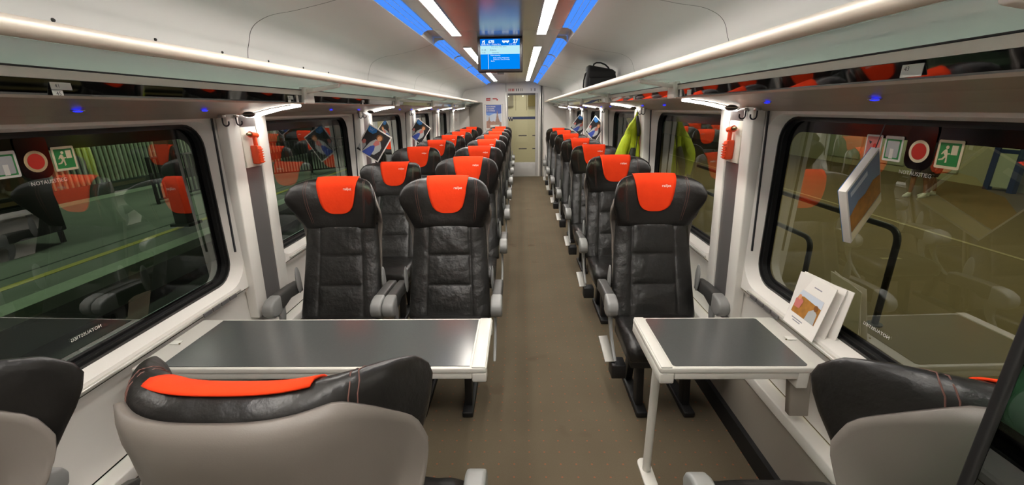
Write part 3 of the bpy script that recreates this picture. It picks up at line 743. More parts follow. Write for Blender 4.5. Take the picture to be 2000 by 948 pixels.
# small table of the single-seat side
xl, xr, ya, yb = 0.503, SX(1, 1.286), 1.315, 1.703
t = thing('table', 'small grey table with white rim and slim leg before the single seat', 'table', ((xl + xr) / 2, (ya + yb) / 2, 0)); cx, cy = (xl + xr) / 2, (ya + yb) / 2
MB().prism(rrect(xl - cx, xr - cx, ya - cy, yb - cy, 0.012), 'z', TZ - 0.022, TZ - 0.001).obj('table_rim', 'table_white', t, bevel=0.004)
MB().prism(rrect(xl + 0.05 - cx, SX(1, 1.205) - cx, ya - cy + 0.014, yb - cy - 0.014, 0.012), 'z', TZ - 0.002, TZ + 0.0012).obj('inlay', 'table_inlay', t)
B(xl + 0.004 - cx, xl + 0.045 - cx, ya - cy + 0.003, yb - cy - 0.003, TZ - 0.003, TZ + 0.004).obj('edge_strip', 'table_white', t, bevel=0.003)
B(xl - cx + 0.001, xl - cx + 0.055, ya - cy + 0.001, yb - cy - 0.001, TZ - 0.068, TZ - 0.022).obj('side_beam', 'table_white', t, bevel=0.006)
B(xl - cx + 0.056, SX(1, 1.17) - cx, ya - cy + 0.006, ya - cy + 0.03, TZ - 0.052, TZ - 0.022).obj('apron', 'table_white', t, bevel=0.003)
B(SX(1, 1.17) - cx, SX(1, 1.21) - cx, ya - cy + 0.004, ya - cy + 0.06, TZ - 0.09, TZ - 0.022).obj('corner_block', 'table_white', t, bevel=0.004)
MB().prism([(SX(1, 1.18) - cx, TZ - 0.06), (SX(1, 1.26) - cx, TZ - 0.06), (SX(1, 1.285) - cx, 0.48), (SX(1, 1.21) - cx, 0.48)], 'y', ya - cy + 0.06, ya - cy + 0.09).obj('wall_bracket', 'lower_wall', t, bevel=0.004)
MB().tube([(0.585 - cx, 1.57 - cy, 0.012), (0.585 - cx, 1.57 - cy, TZ - 0.02)], 0.0185, 16).obj('leg', 'table_white', t, smooth='auto')
MB().prism(rrect(0.555 - cx, 0.615 - cx, 1.46 - cy, 1.64 - cy, 0.029), 'z', 0.0, 0.014).obj('foot_plate', 'table_white', t, bevel=0.003)
# coat/wire holes by the window
for s, sl, y in ((-1, 'long', 1.5), (1, 'small', 1.52)):
    t = thing('socket_cover', 'small white socket cover at the wall end of the %s table' % sl, 'socket', (SX(s, 1.255), y, TZ))
    B(-0.018, 0.018, -0.014, 0.014, 0.0, 0.003).obj('plate', 'sign_white', t, bevel=0.001); MB().ball((-s * 0.024, -0.012, 0.003), 0.004, 0.004, 0.003, 8, 6).obj('knob', 'brass', t, smooth=True)

# ------------------------------------------------------------------ emergency hammers
for s, sn, sl in SIDES:
    y = pil(0) + OY[s]; c = 1.295 - 0.045 * (1.48 - 0.6)
    t = thing('emergency_hammer', 'orange emergency hammer on cream board beside the table window, %s' % sl, 'hammer', (SX(s, c), y + 0.003, 1.465))
    q = -s
    B(-q * 0.002, q * 0.006, -0.066, 0.066, -0.10, 0.105).obj('board', 'cream_board', t, bevel=0.002)
    MB().prism([(-0.016 , -0.085), (0.026, -0.085), (0.026, 0.004), (-0.014, 0.012)], 'x', q * 0.006, q * 0.046).obj('holder', 'orange_plastic', t, bevel=0.006)
    for i in range(6): B(q * 0.046, q * 0.050, -0.012, 0.026, -0.078 + 0.013 * i, -0.073 + 0.013 * i).obj('grip_rib', 'orange_plastic', t)
    B(q * 0.018, q * 0.036, -0.002, 0.016, -0.01, 0.062).obj('handle', 'orange_plastic', t, bevel=0.005)
    MB().tube([(q * 0.027, -0.026, 0.068), (q * 0.027, 0.03, 0.060)], [0.016, 0.013], 12).obj('hammer_head', 'orange_plastic', t, smooth='auto')
    MB().tube([(q * 0.027, -0.048, 0.070), (q * 0.027, -0.026, 0.068)], [0.007, 0.011], 10).obj('tip', 'brass', t, smooth='auto')
    B(q * 0.008, q * 0.030, 0.004, 0.028, -0.096, -0.086).obj('seal_tag', 'sign_white', t, bevel=0.002)

# ------------------------------------------------------------------ window signs (printed on the panes of the window at the tables)
for s, sn, sl in SIDES:
    def gp(y, z, d=0.083): return (SX(s, WC(z) + d), y, z)
    ex = (0, 1, 0) if s < 0 else (0, -1, 0); exv = Vector(ex)
    tilt = Vector((s * -0.045, 0, 1)).normalized()
    yr = {-1: dict(tab=1.335, exitg=1.425, info=1.25, ham=None), 1: dict(tab=1.325, exitg=1.232, info=1.42, ham=1.50)}[s]
    def sign(name, label, y, z=1.50):
        t = thing(name, label, 'sign', gp(y, z))
        ey = tilt; n = exv.cross(ey)
        t.matrix_world = Matrix(((exv.x, ey.x, n.x, t.location.x), (exv.y, ey.y, n.y, t.location.y), (exv.z, ey.z, n.z, t.location.z), (0, 0, 0, 1)))
        return t
    def fp(t, nm, pts, m_, lay): return MB().prism(pts, 'z', -0.0004 + 0.0006 * lay, 0.0002 + 0.0006 * lay).obj(nm, m_, t)
    def R4(a, b, c_, d_): return [(a, c_), (b, c_), (b, d_), (a, d_)]
    # black tab with red round mark
    t = sign('stop_mark', 'round red mark on black tab of the window by the %s table' % ('long' if s < 0 else 'small'), yr['tab'])
    fp(t, 'tab', rrect(-0.047, 0.047, -0.055, 0.09, 0.03), 'black_print', 0)
    MB().disc((0, 0, 0.001), (1, 0, 0), (0, 1, 0), 0.034, 28).obj('ring', 'sign_ring' if s < 0 else 'sign_cream', t); MB().disc((0, 0, 0.0016), (1, 0, 0), (0, 1, 0), 0.025, 28).obj('mark', 'sign_red', t)
    # exit pictogram
    t = sign('exit_sign', 'green exit sign with running figure on the window by the %s table' % ('long' if s < 0 else 'small'), yr['exitg'])
    fp(t, 'sheet', rrect(-0.037, 0.037, -0.04, 0.04, 0.004), 'sign_cream', 0); fp(t, 'field', R4(-0.030, 0.030, -0.032, 0.032), 'sign_green', 1)
    fp(t, 'doorway', R4(0.006, 0.024, 0.0, 0.026), 'sign_cream', 2)
    fig = [[(-0.012, 0.014), (-0.006, 0.014), (-0.002, 0.0), (-0.010, -0.004), (-0.016, 0.004)], [(-0.010, -0.003), (-0.003, 0.0), (-0.001, -0.022), (-0.006, -0.024), (-0.006, -0.010)], [(-0.010, -0.003), (-0.005, -0.006), (-0.014, -0.016), (-0.026, -0.018), (-0.026, -0.014), (-0.017, -0.012)], [(-0.012, 0.013), (-0.016, 0.010), (-0.022, 0.0), (-0.019, -0.001), (-0.013, 0.007)], [(-0.007, 0.012), (-0.003, 0.004), (0.004, 0.004), (0.004, 0.001), (-0.005, 0.0)]]
    for p in fig: fp(t, 'figure', p, 'sign_cream', 2)
    MB().disc((-0.006, 0.020, 0.002), (1, 0, 0), (0, 1, 0), 0.005, 14).obj('figure_head', 'sign_cream', t)
    # grey window pictogram
    t = sign('window_break_sign', 'white sign with grey pane pictogram on the window by the %s table' % ('long' if s < 0 else 'small'), yr['info'])
    fp(t, 'sheet', rrect(-0.035, 0.035, -0.04, 0.04, 0.004), 'sign_white', 0); fp(t, 'field', R4(-0.028, 0.028, -0.033, 0.03), 'sign_green', 1); fp(t, 'pane_mark', rrect(-0.023, 0.023, -0.028, 0.025, 0.004), 'print_grey', 2); fp(t, 'hand_mark', R4(-0.008, 0.006, -0.031, 0.0), 'sign_white', 3)
    if yr['ham']:
        t = sign('hammer_sign', 'white sign with red dot and hammer arrows on the window by the small table', yr['ham'])
        fp(t, 'sheet', rrect(-0.034, 0.034, -0.04, 0.04, 0.004), 'sign_white', 0); fp(t, 'field', R4(-0.028, 0.028, -0.034, 0.034), 'print_pink', 1)
        fp(t, 'arrow', [(-0.022, -0.026), (-0.012, -0.014), (-0.008, -0.02)], 'ink', 2); fp(t, 'arrow', [(-0.02, 0.02), (-0.006, 0.016), (-0.014, 0.008)], 'ink', 2); MB().disc((0.008, 0.004, 0.002), (1, 0, 0), (0, 1, 0), 0.008, 14).obj('dot', 'sign_red', t)
    # lettering
    t = sign('window_lettering', 'NOTAUSSTIEG lettering under the red mark of the window by the %s table' % ('long' if s < 0 else 'small'), yr['tab'] + (0.02 if s < 0 else -0.005), 1.432)
    put_text('letters', 'NOTAUSSTIEG', 0.017, 'sign_white', t, (0, 0, 0.001), (1, 0, 0), (0, 1, 0))
    t = sign('window_lettering', 'mirrored NOTAUSSTIEG lettering low on the window by the %s table' % ('long' if s < 0 else 'small'), 1.31, 0.895)
    o = put_text('letters', 'NOTAUSSTIEG', 0.017, 'sign_white', t, (0, 0, 0.001), (1, 0, 0), (0, 1, 0)); o.scale.x = -1

# ------------------------------------------------------------------ screen
SY = 4.0
t = thing('info_screen', 'ceiling screen showing train 678 and coach 27 on blue', 'screen', (-0.163, SY, 2.24))
B(-0.198, 0.198, 0.0, 0.11, -0.285, -0.0).obj('case', 'screen_case', t, bevel=0.008)
B(-0.03, 0.03, 0.03, 0.08, -0.30, -0.285).obj('underside_plug', 'screen_case', t)
def sp(nm, x0, x1, z0, z1, m_, lay): return B(x0, x1, -0.0006 * lay - 0.0004, -0.0006 * lay, z0, z1).obj(nm, m_, t)
SB, ST, SL, SR = -0.262, -0.018, -0.172, 0.172
H_ = ST - SB
sp('display', SL, SR, SB, ST, 'screen_blue', 1)
sp('header', SL, SR, SB + H_ * 0.80, ST, 'screen_top', 2); sp('pale_band', SL, SR, SB + H_ * 0.50, SB + H_ * 0.78, 'screen_pale', 2)
sp('route_line', SL + 0.066, SL + 0.069, SB, SB + H_ * 0.5, 'screen_white', 3)
def st(bd, size, x, zf, m_='screen_white', bold=0.0): put_text('screen_text', bd, size, m_, t, (x, -0.0028, SB + H_ * zf), (1, 0, 0), (0, 0, 1), 1.0, bold)
st('27', 0.042, 0.135, 0.915, bold=0.0015); st('678', 0.034, -0.075, 0.905, bold=0.001); st('rj', 0.036, -0.142, 0.91, bold=0.002); 
st('Brno hl.n. - Praha hl.n.', 0.019, -0.075, 0.82); st('21:27  20.8.', 0.013, 0.11, 0.82)
st('Pristi stanice / Next station', 0.012, -0.01, 0.74, 'screen_ink'); st('21:28', 0.018, -0.142, 0.64, 'screen_ink'); st('Zdarec', 0.02, -0.06, 0.64, 'screen_ink'); st('21:30', 0.012, -0.142, 0.55, 'screen_ink'); st('Vystup vlevo', 0.012, -0.04, 0.55, 'screen_ink')
st('Dalsi zastavky:', 0.015, -0.04, 0.46); st('Kolin, Praha, Praha-Liben', 0.014, 0.01, 0.38); st('Praha hl.n., Usti, Dresden', 0.014, 0.012, 0.325); st('Berlin', 0.014, -0.065, 0.27)
MB().prism(rrect(-0.03 + 0.05, 0.03 + 0.05, SB + H_ * 0.885, SB + H_ * 0.955, 0.004), 'y', -0.0022, -0.0018).obj('coach_icon', 'screen_white', t)
for x in (0.035, 0.065): MB().disc((x, -0.0024, SB + H_ * 0.88), (1, 0, 0), (0, 0, 1), 0.006, 12).obj('icon_wheel', 'screen_white', t)
sp('icon_window', 0.024, 0.076, SB + H_ * 0.925, SB + H_ * 0.945, 'screen_top', 5)

# ------------------------------------------------------------------ hanging magazines
def hang(name, label, top, heading, rot, wd, hg, thick, art, group=None, lean=0.0, right=False):
    t = thing(name, label, 'magazine', top, group=group)
    h = Vector((math.cos(heading), math.sin(heading), 0)); up = Vector((0, 0, 1)); nn = h.cross(up)
    up = (up + nn * lean).normalized()
    ex = h * math.cos(rot) - up * math.sin(rot); ey = h * math.sin(rot) + up * math.cos(rot); n = ex.cross(ey)
    t.matrix_world = Matrix(((ex.x, ey.x, n.x, top[0]), (ex.y, ey.y, n.y, top[1]), (ex.z, ey.z, n.z, top[2]), (0, 0, 0, 1)))
    ox = -wd if right else 0
    B(ox, ox + wd, -hg, 0, -thick, 0).obj('pages', 'paper', t, bevel=0.0008)
    B(ox, ox + wd, -hg, 0, -thick - 0.0012, -thick - 0.0004).obj('back_cover', 'print_blue', t)
    for nm, pts, m_, lay in art:
        MB().poly([(ox + x * wd, -hg + y * hg, 0.0004 + 0.0005 * lay) for x, y in pts]).obj(nm, m_, t)
    # string to the hook
    c = t.matrix_world.inverted() @ Vector((top[0], top[1], top[2] + 0.07)); MB().tube([(-0.008 if right else 0.008, -0.008, -thick * 0.5), tuple(c)], 0.0015, 5).obj('string', 'ink', t)
    return t
def circ(cx, cy, rx, ry, n=14): return [(cx + rx * math.cos(2 * PI * i / n), cy + ry * math.sin(2 * PI * i / n)) for i in range(n)]
ART_CARD = [('picture', [(.045, .04), (.955, .04), (.955, .96), (.045, .96)], 'print_dark', 1),
            ('blue_patch', [(.045, .96), (.38, .96), (.40, .86), (.30, .76), (.12, .76), (.045, .82)], 'print_blue', 2),
            ('mark', [(.08, .94), (.12, .94), (.15, .86), (.19, .94), (.22, .86), (.26, .94), (.29, .94), (.24, .82), (.2, .82), (.19, .87), (.16, .82), (.13, .82)], 'print_skylight', 3),
            ('second_figure', [(.04, .12), (.24, .08), (.28, .32), (.20, .40), (.06, .34)], 'print_grey', 2), ('scarf', circ(.15, .40, .07, .08), 'print_pink', 3),
            ('coat', [(.34, .06), (.86, .20), (.84, .50), (.70, .66), (.50, .66), (.36, .48), (.26, .10)], 'print_grey', 3),
            ('shirt', [(.26, .05), (.62, .05), (.64, .30), (.58, .48), (.44, .36)], 'print_navy', 4), ('neck_scarf', [(.50, .46), (.60, .42), (.72, .56), (.66, .66), (.52, .62)], 'print_pink', 4),
            ('hair', circ(.61, .76, .13, .115), 'print_hair', 4), ('face', circ(.615, .74, .085, .09), 'print_skin', 5), ('lapel', [(.66, .05), (.80, .05), (.90, .34), (.84, .36)], 'print_dark', 5)]
ART_BOOK = [('sky_picture', [(.03, .5), (.97, .5), (.97, .97), (.03, .97)], 'mist_blue', 1), ('autumn_picture', [(.03, .2), (.97, .2), (.97, .55), (.75, .62), (.5, .56), (.3, .6), (.03, .52)], 'print_gold', 2), ('title_block', [(.1, .82), (.6, .82), (.6, .9), (.1, .9)], 'print_cloud', 2), ('caption', [(.03, .03), (.97, .03), (.97, .18), (.03, .18)], 'sign_cream', 2)]
hang('magazine', 'portrait magazine hung at the first pillar behind the long table window', (-1.335, 3.86, 1.535), math.radians(8), math.radians(34), 0.225, 0.265, 0.004, ART_CARD)
hang('magazine', 'portrait magazine hung at the second pillar behind the long table window', (-1.335, 5.75, 1.545), math.radians(38), math.radians(38), 0.225, 0.265, 0.004, ART_CARD)
hang('magazine', 'portrait magazine on the single-seat side, hung nearer the coach door', (1.03, 7.52, 1.54), math.radians(-12), math.radians(36), 0.225, 0.275, 0.004, ART_CARD)
hang('magazine', 'portrait magazine on the single-seat side, hung nearer the yellow jacket', (1.02, 5.9, 1.545), math.radians(-50), math.radians(38), 0.225, 0.275, 0.004, ART_CARD)
hang('magazine', 'thick magazine with autumn cover hung before the window at the small table', (1.065, 1.286, 1.517), math.radians(33), math.radians(-35), 0.20, 0.215, 0.020, ART_BOOK, right=True)

# brochure standing on the window sill of the small table
t = thing('brochure', 'white folded brochure with group photo standing on the sill by the small table', 'brochure', (1.125, 1.535, 0.763)); 
def leaf(nm, y0, x0, y1, x1, hgt, leanx):
    mb = MB(); vs = []
    for (y, x) in ((y0, x0), (y1, x1)):
        for z, l in ((0, 0), (hgt, leanx)): vs.append((x + l, y, z))
    a, b, c, d_ = vs[0], vs[2], vs[3], vs[1]
    th = 0.0025
    mb.add([a, b, c, d_] + [(p[0] + th, p[1], p[2]) for p in (a, b, c, d_)], [(0, 1, 2, 3), (7, 6, 5, 4), (0, 4, 5, 1), (1, 5, 6, 2), (2, 6, 7, 3), (3, 7, 4, 0)])
    return mb.obj(nm, 'paper', t), (Vector(a), Vector(b), Vector(c), Vector(d_))
_, q = leaf('front_leaf', 0.10, 0.0, -0.085, 0.0, 0.222, 0.05)
leaf('middle_leaf', 0.095, 0.008, -0.095, 0.034, 0.222, 0.044); leaf('back_leaf', 0.10, 0.004, -0.115, 0.06, 0.222, 0.03)
a, b, c, d_ = q; nrm = (b - a).cross(d_ - a).normalized(); nrm = nrm if nrm.x < 0 else -nrm
def on(u, v, l): p = a + (b - a) * u + (d_ - a) * v + nrm * (0.0006 * l); return tuple(p)
for nm, pts, m_, l in (('photo', [(.1, .25), (.86, .25), (.86, .70), (.1, .70)], 'print_gold', 1), ('photo_sky', [(.1, .55), (.3, .6), (.86, .56), (.86, .70), (.1, .70)], 'print_cloud', 2), ('photo_figure', [(.55, .25), (.84, .25), (.82, .45), (.7, .5), (.58, .42)], 'print_grey', 3), ('photo_head', circ(.74, .53, .06, .055), 'print_hair', 4), ('photo_figure', [(.12, .36), (.3, .36), (.34, .52), (.2, .58), (.1, .5)], 'print_pink', 3), ('photo_head', circ(.2, .56, .05, .05), 'print_skin', 4)):
    MB().poly([on(u, v, l) for u, v in pts]).obj(nm, m_, t)
for u0, u1, v in ((.45, .68, .83), (.2, .55, .16), (.25, .5, .12)): MB().poly([on(u0, v, 1), on(u1, v, 1), on(u1, v + .02, 1), on(u0, v + .02, 1)]).obj('text_line', 'print_text', t)

# ------------------------------------------------------------------ jacket and bag
t = thing('jacket', 'neon yellow jacket hanging from a hook on the single-seat side', 'jacket', (1.0, 3.93, 0.845))
rings = []
prof = [(.755, .006, .004, .05), (.735, .010, .01, .05), (.70, .020, .018, .046), (.65, .046, .030, .034), (.58, .066, .042, .018), (.50, .066, .048, .010), (.42, .074, .054, .004), (.33, .079, .058, .002), (.22, .082, .06, 0), (.10, .084, .062, 0), (.01, .085, .062, 0), (0, .08, .056, 0)]
for i, (z, wx, wy, ox) in enumerate(prof):
    ring = []
    for j in range(36):
        a = 2 * PI * j / 36; f = 1 + 0.17 * math.sin(5 * a + z * 5) * min(1, (0.76 - z) * 3) + 0.09 * math.sin(8 * a - z * 16)
        ring.append((ox + wx * math.cos(a) * f, wy * math.sin(a) * f, z))
    rings.append(ring)
MB().loft(rings).obj('body', 'jacket', t, smooth=True)
def sleeve(path, rad, nm='sleeve', m_='jacket'):
    mb = MB(); rr = []
    for i, ((x, y, z), r_) in enumerate(zip(path, rad)):
        rr.append([(x + r_ * math.cos(2 * PI * j / 20) * (1 + 0.12 * math.sin(4 * j + i)), y + r_ * 0.75 * math.sin(2 * PI * j / 20), z + 0.010 * math.sin(3 * j + 2 * i)) for j in range(20)])
    mb.loft(rr).obj(nm, m_, t, smooth=True)
sleeve([(.0, -.02, .60), (-.04, -.035, .52), (-.065, -.045, .45), (-.082, -.05, .37), (-.088, -.05, .29), (-.072, -.05, .22), (-.07, -.05, .20)], [.028, .042, .05, .052, .047, .04, .034])
sleeve([(.04, -.025, .55), (.055, -.03, .46), (.058, -.035, .36), (.055, -.035, .24), (.05, -.035, .15)], [.02, .028, .03, .03, .026])
MB().loft([[(x0, -.075 - dy, z), (x1, -.078 - dy, z), (x1, -.066, z), (x0, -.064, z)] for z, x0, x1, dy in ((.45, .00, .035, .0), (.40, -.015, .04, .002), (.34, -.035, .035, .004), (.28, -.045, .01, .004), (.16, -.045, -.03, .002))]).obj('dark_panel', 'jacket_dark', t, smooth=True)
MB().tube([(.055, -.03, .64), (.05, -.06, .52), (.04, -.072, .4), (.03, -.072, .2), (.025, -.072, .02)], 0.004, 6).obj('zip', 'jacket_dark', t, smooth=True)
MB().tube([(.05, -.012, .72), (.055, -.03, .67), (.062, -.045, .60), (.06, -.055, .55)], [.012, .016, .016, .008], 8).obj('collar', 'jacket_dark', t, smooth=True)
MB().tube([(.05, 0, .74), (.052, 0, .765), (.05, 0, .78)], 0.004, 6).obj('hanger_loop', 'jacket_dark', t, smooth=True)

t = thing('shoulder_bag', 'black shoulder bag with top handle lying on the luggage rack', 'bag', (0.84, 4.66, 1.7935), math.radians(4)); t.scale = (.92, .92, .92)
rings = []
for z, w_, d_, oy in ((0, .155, .06, 0), (.01, .165, .07, 0), (.06, .168, .075, 0), (.15, .166, .075, 0), (.22, .162, .068, 0.004), (.25, .152, .055, 0.006), (.262, .135, .035, 0.008)):
    sag = 0.0
    rings.append([(p[0], p[1] + oy, z + (0.028 * (-p[0] / .16) if z > .2 else 0)) for p in rrect(-w_, w_, -d_, d_, min(w_, d_) * .6, 6)])
MB().loft(rings).obj('body', 'bag_black', t, smooth='auto')
B(-.14, .14, -.088, -.072, .02, .15).obj('front_pocket', 'bag_black', t, bevel=0.008, seg=3)
B(-.15, .15, -.082, -.070, .155, .215).obj('flap', 'bag_black', t, bevel=0.006)
MB().tube([(-.085, .008, .27), (-.078, .006, .298), (-.05, .004, .312), (0, .004, .310), (.05, .004, .290), (.085, .006, .262), (.10, .008, .24)], 0.0085, 8).obj('handle', 'bag_black', t, smooth=True)
MB().tube([(-.155, 0, .22), (-.175, -.01, .19), (-.19, -.02, .13), (-.195, -.03, .06), (-.18, -.04, .012)], 0.009, 8).obj('strap', 'bag_black', t, smooth=True)
MB().tube([(.155, 0, .20), (.168, -.01, .17), (.166, -.02, .11)], 0.008, 8).obj('strap', 'bag_black', t, smooth=True)
for x in (-.16, .158): MB().tube([(x + 0.011 * math.cos(a), -.006, .205 + 0.014 * math.sin(a)) for a in [2 * PI * i / 14 for i in range(15)]], 0.0025, 6).obj('ring', 'silver', t, smooth=True)
B(-.02, .02, -.092, -.087, .10, .125).obj('badge', 'far_dark', t, bevel=0.002)

# ------------------------------------------------------------------ glass partition by the camera
t = thing('glass_partition', 'green-tinted glass partition with black edge behind the single seat turned away', 'partition', (0.395, 0.30, 0))
B(0.006, SX(1, 1.31) - 0.395, -0.004, 0.004, 0.42, 1.62).obj('glass', 'partition_glass_mat', t)
B(-0.001, 0.007, -0.004, 0.004, 0.40, 1.64).obj('edge_seal', 'rubber', t, bevel=0.002)
for z in (1.387,):
    o = MB().tube([(0.052, -0.022, z), (0.052, -0.012, z), (0.052, 0.012, z), (0.052, 0.022, z)], [0.020, 0.026, 0.026, 0.020], 20).obj('clamp', 'arm_grey', t, smooth='auto')
    MB().tube([(0.052, -0.026, z), (0.052, -0.022, z)], [0.012, 0.012], 14).obj('clamp_screw', 'white_trim', o, smooth='auto')
B(SX(1, 1.28) - 0.395, SX(1, 1.33) - 0.395, -0.012, 0.012, 0.40, 1.64).obj('wall_channel', 'alu', t)
B(0, SX(1, 1.30) - 0.395, -0.012, 0.012, 0.0, 0.42).obj('base_panel', 'lower_wall', t)

# ------------------------------------------------------------------ outside, two-seat side: track, platform, railing
PZ = -0.65
o = B(-6.2, -1.62, -6, 40, -1.3, -1.2).obj('trackbed', 'ballast'); tag(o, 'dark ballast of the empty track beside the train', 'ground', kind='structure')
for x in (-5.15, -3.65):
    o = MB().prism([(x - .07, -1.2), (x + .07, -1.2), (x + .07, -1.18), (x + .015, -1.16), (x + .015, -1.06), (x + .035, -1.05), (x + .035, -1.02), (x - .035, -1.02), (x - .035, -1.05), (x - .015, -1.06), (x - .015, -1.16), (x - .07, -1.18)], 'y', -6, 40).obj('steel_rail', 'steel')
    tag(o, 'shiny steel rail of the empty track, the one %s' % ('beside the far platform' if x < -4.5 else 'nearer the train'), 'rail')
pl = B(-30, -6.2, -6, 40, -1.3, PZ).obj('platform_ground', 'platform'); tag(pl, 'grey-green paved platform across the empty track', 'platform', kind='structure')
B(-6.55, -6.18, -6, 40, PZ - 0.15, PZ + 0.012).obj('edge_slab', 'platform_edge', pl)
B(-7.25, -7.10, -6, 40, PZ, PZ + 0.006).obj('safety_line', 'platform_yellow', pl); B(-7.62, -7.58, -6, 40, PZ, PZ + 0.004).obj('paving_joint', 'far_dark', pl)
B(-12.4, -11.9, -6, 40, PZ, PZ + 0.012).obj('rear_strip', 'platform_edge', pl); B(-12.48, -12.4, -6, 40, PZ - 0.4, PZ + 0.35).obj('rear_kerb', 'far_dark', pl)
t = thing('platform_post', 'dark square post carrying the platform canopy', 'post', (-7.2, 8.65, PZ)); B(-.14, .14, -.14, .14, 0, 4.74).obj('shaft', 'far_dark', t, bevel=0.02); B(-.2, .2, -.2, .2, 0, .06).obj('base', 'far_dark', t); B(-.26, .26, -.26, .26, 4.62, 4.745).obj('capital', 'far_dark', t)
t = thing('kiosk', 'black vending kiosk on short legs on the platform', 'kiosk', (-9.35, 7.2, PZ)); B(-.9, .75, -1.2, .35, .22, 2.1).obj('body', 'far_dark', t, bevel=0.03); B(-.8, .65, .35, .36, 1.0, 1.9).obj('front_panel', 'black_metal', t)
for x in (-.8, .7):
    for y in (-1.1, .25): B(x - .03, x + .03, y - .03, y + .03, 0, .22).obj('leg', 'black_metal', t)
def railing(name, label, p0, p1, hgt, n, m_, bar):
    p0, p1 = Vector(p0), Vector(p1); t = thing(name, label, 'railing', p0); d_ = p1 - p0; L_ = d_.length; dn = d_.normalized()
    for z in (hgt, .12): MB().tube([(0, 0, z), tuple(dn * L_ + Vector((0, 0, z)))], bar * 1.6, 6).obj('top_bar' if z > .5 else 'bottom_bar', m_, t, smooth='auto')
    me = MB().box(-bar, bar, -bar, bar, .12, hgt).mesh('baluster', m_)
    for i in range(n):
        o_ = bpy.data.objects.new('baluster', me); COL.objects.link(o_); o_.parent = t; o_.location = dn * (L_ * i / (n - 1))
    for f in (0, .5, 1): 
        c_ = dn * (L_ * f); B(c_.x - .03, c_.x + .03, c_.y - .03, c_.y + .03, 0, hgt + .03).obj('post', m_, t)
railing('stair_railing', 'black barred railing around the platform stairs', (-6.9, 17.5, PZ), (-9.4, 15.35, PZ), 1.25, 34, 'black_metal', .018)
railing('stair_railing', 'black barred railing running along the platform stairs', (-9.6, 15.2, PZ), (-9.6, 10.8, PZ), 1.2, 30, 'black_metal', .018)
railing('fence', 'pale picket fence behind the far edge of the platform', (-13.5, 9, PZ), (-13.5, 24, PZ), 1.9, 90, 'platform_edge', .03)
o = B(-31, -30.5, -6, 40, PZ, 5).obj('wall_far_building', 'far_dark'); tag(o, 'dark building wall far beyond the platform', 'wall', kind='structure')
o = B(-12.5, -6.8, -6, 40, 4.1, 4.25).obj('platform_canopy', 'far_dark'); tag(o, 'dark canopy roof over the platform', 'roof', kind='structure')
for y in (0, 9.2, 26): B(-12.1, -11.9, y, y + .2, PZ, 4.1).obj('canopy_column', 'far_dark', o)
for y in (4, 11, 18):
    t = thing('platform_lamp', 'tube lamp under the platform canopy, %s' % {4: 'over the kiosk', 11: 'past the dark post', 18: 'over the stair railing'}[y], 'lamp', (-9.2, y, 4.018), group='platform tube lamps'); B(-.07, .07, -.8, .8, -.03, .03).obj('tube', 'lamp_platform', t, bevel=.01); B(-.12, .12, -.85, .85, .03, .08).obj('housing', 'far_dark', t)
# ------------------------------------------------------------------ outside, single-seat side: station hall
hf = B(1.62, 30, -6, 40, -1.3, PZ).obj('hall_ground', 'hall_floor'); tag(hf, 'brown station hall floor with pale line markings', 'floor', kind='structure')
for a in ((7.6, 7.68, 2, 22), (5.6, 5.9, 6.2, 6.26)): B(a[0], a[1], a[2], a[3], PZ, PZ + .004).obj('floor_line', 'hall_line', hf)
hw_ = B(13.2, 13.5, -6, 40, PZ, 4.6).obj('wall_hall', 'hall_wall'); tag(hw_, 'olive station hall wall behind the two people', 'wall', kind='structure')
for y0, y1 in ((12.9, 14.6), (14.75, 16.6), (16.75, 18.6)): B(13.14, 13.2, y0, y1, PZ + .25, 0.62).obj('panel', 'hall_panel', hw_, bevel=.01)
for y0, y1, m_ in ((12.9, 13.9, 'hall_ochre'), (14, 14.9, 'hall_brown'), (15, 15.9, 'hall_ochre'), (16, 17, 'hall_brown'), (17.1, 18.4, 'hall_ochre')): B(13.14, 13.2, y0, y1, .72, 1.25).obj('tile_band', m_, hw_)
for y0 in (13.05,): 
    for i in range(5): B(13.10, 13.14, y0 + .18 * i, y0 + .10 + .18 * i, .55, 1.6).obj('light_slat', 'sign_white', hw_)
o = B(1.9, 13.5, -6, 40, 4.3, 4.45).obj('ceiling_hall', 'hall_wall'); tag(o, 'station hall ceiling over the brown floor', 'ceiling', kind='structure')
t = thing('hall_doorway', 'dark framed glass doorway in the station hall', 'doorway', (12.9, 11.1, PZ))
for y in (-.05, .55): B(-.06, .06, y, y + .14, 0, 2.3).obj('jamb', 'blue_strip', t)
B(-.06, .06, -.05, .69, 2.2, 2.35).obj('lintel', 'blue_strip', t); B(-.02, .02, .09, .55, .1, 2.2).obj('door_leaf', 'hall_panel', t); B(-.03, .03, .09, .55, 1.0, 1.1).obj('cross_rail', 'blue_strip', t)
def pipe(label, pts, r_=.032):
    t = thing('pipe_railing', label, 'railing', (pts[0][0], pts[0][1], PZ)); o_ = Vector((pts[0][0], pts[0][1], PZ))
    P = [Vector(p) - o_ for p in pts]; out = [P[0]]
    for i in range(1, len(P) - 1):
        a_, b_ = (P[i - 1] - P[i]).normalized(), (P[i + 1] - P[i]).normalized(); rr = min(.16, (P[i - 1] - P[i]).length * .45, (P[i + 1] - P[i]).length * .45)
        for k in range(7):
            f = k / 6; out.append((P[i] + a_ * rr) * (1 - f) ** 2 + P[i] * 2 * f * (1 - f) + (P[i] + b_ * rr) * f ** 2)
    out.append(P[-1]); MB().tube([tuple(p) for p in out], r_, 10).obj('pipe', 'ink', t, smooth=True)
    for p in (P[0], P[-1]):
        if abs(p.z) < .02: MB().tube([(p.x, p.y, 0), (p.x, p.y, .015)], .07, 14).obj('floor_flange', 'ink', t)
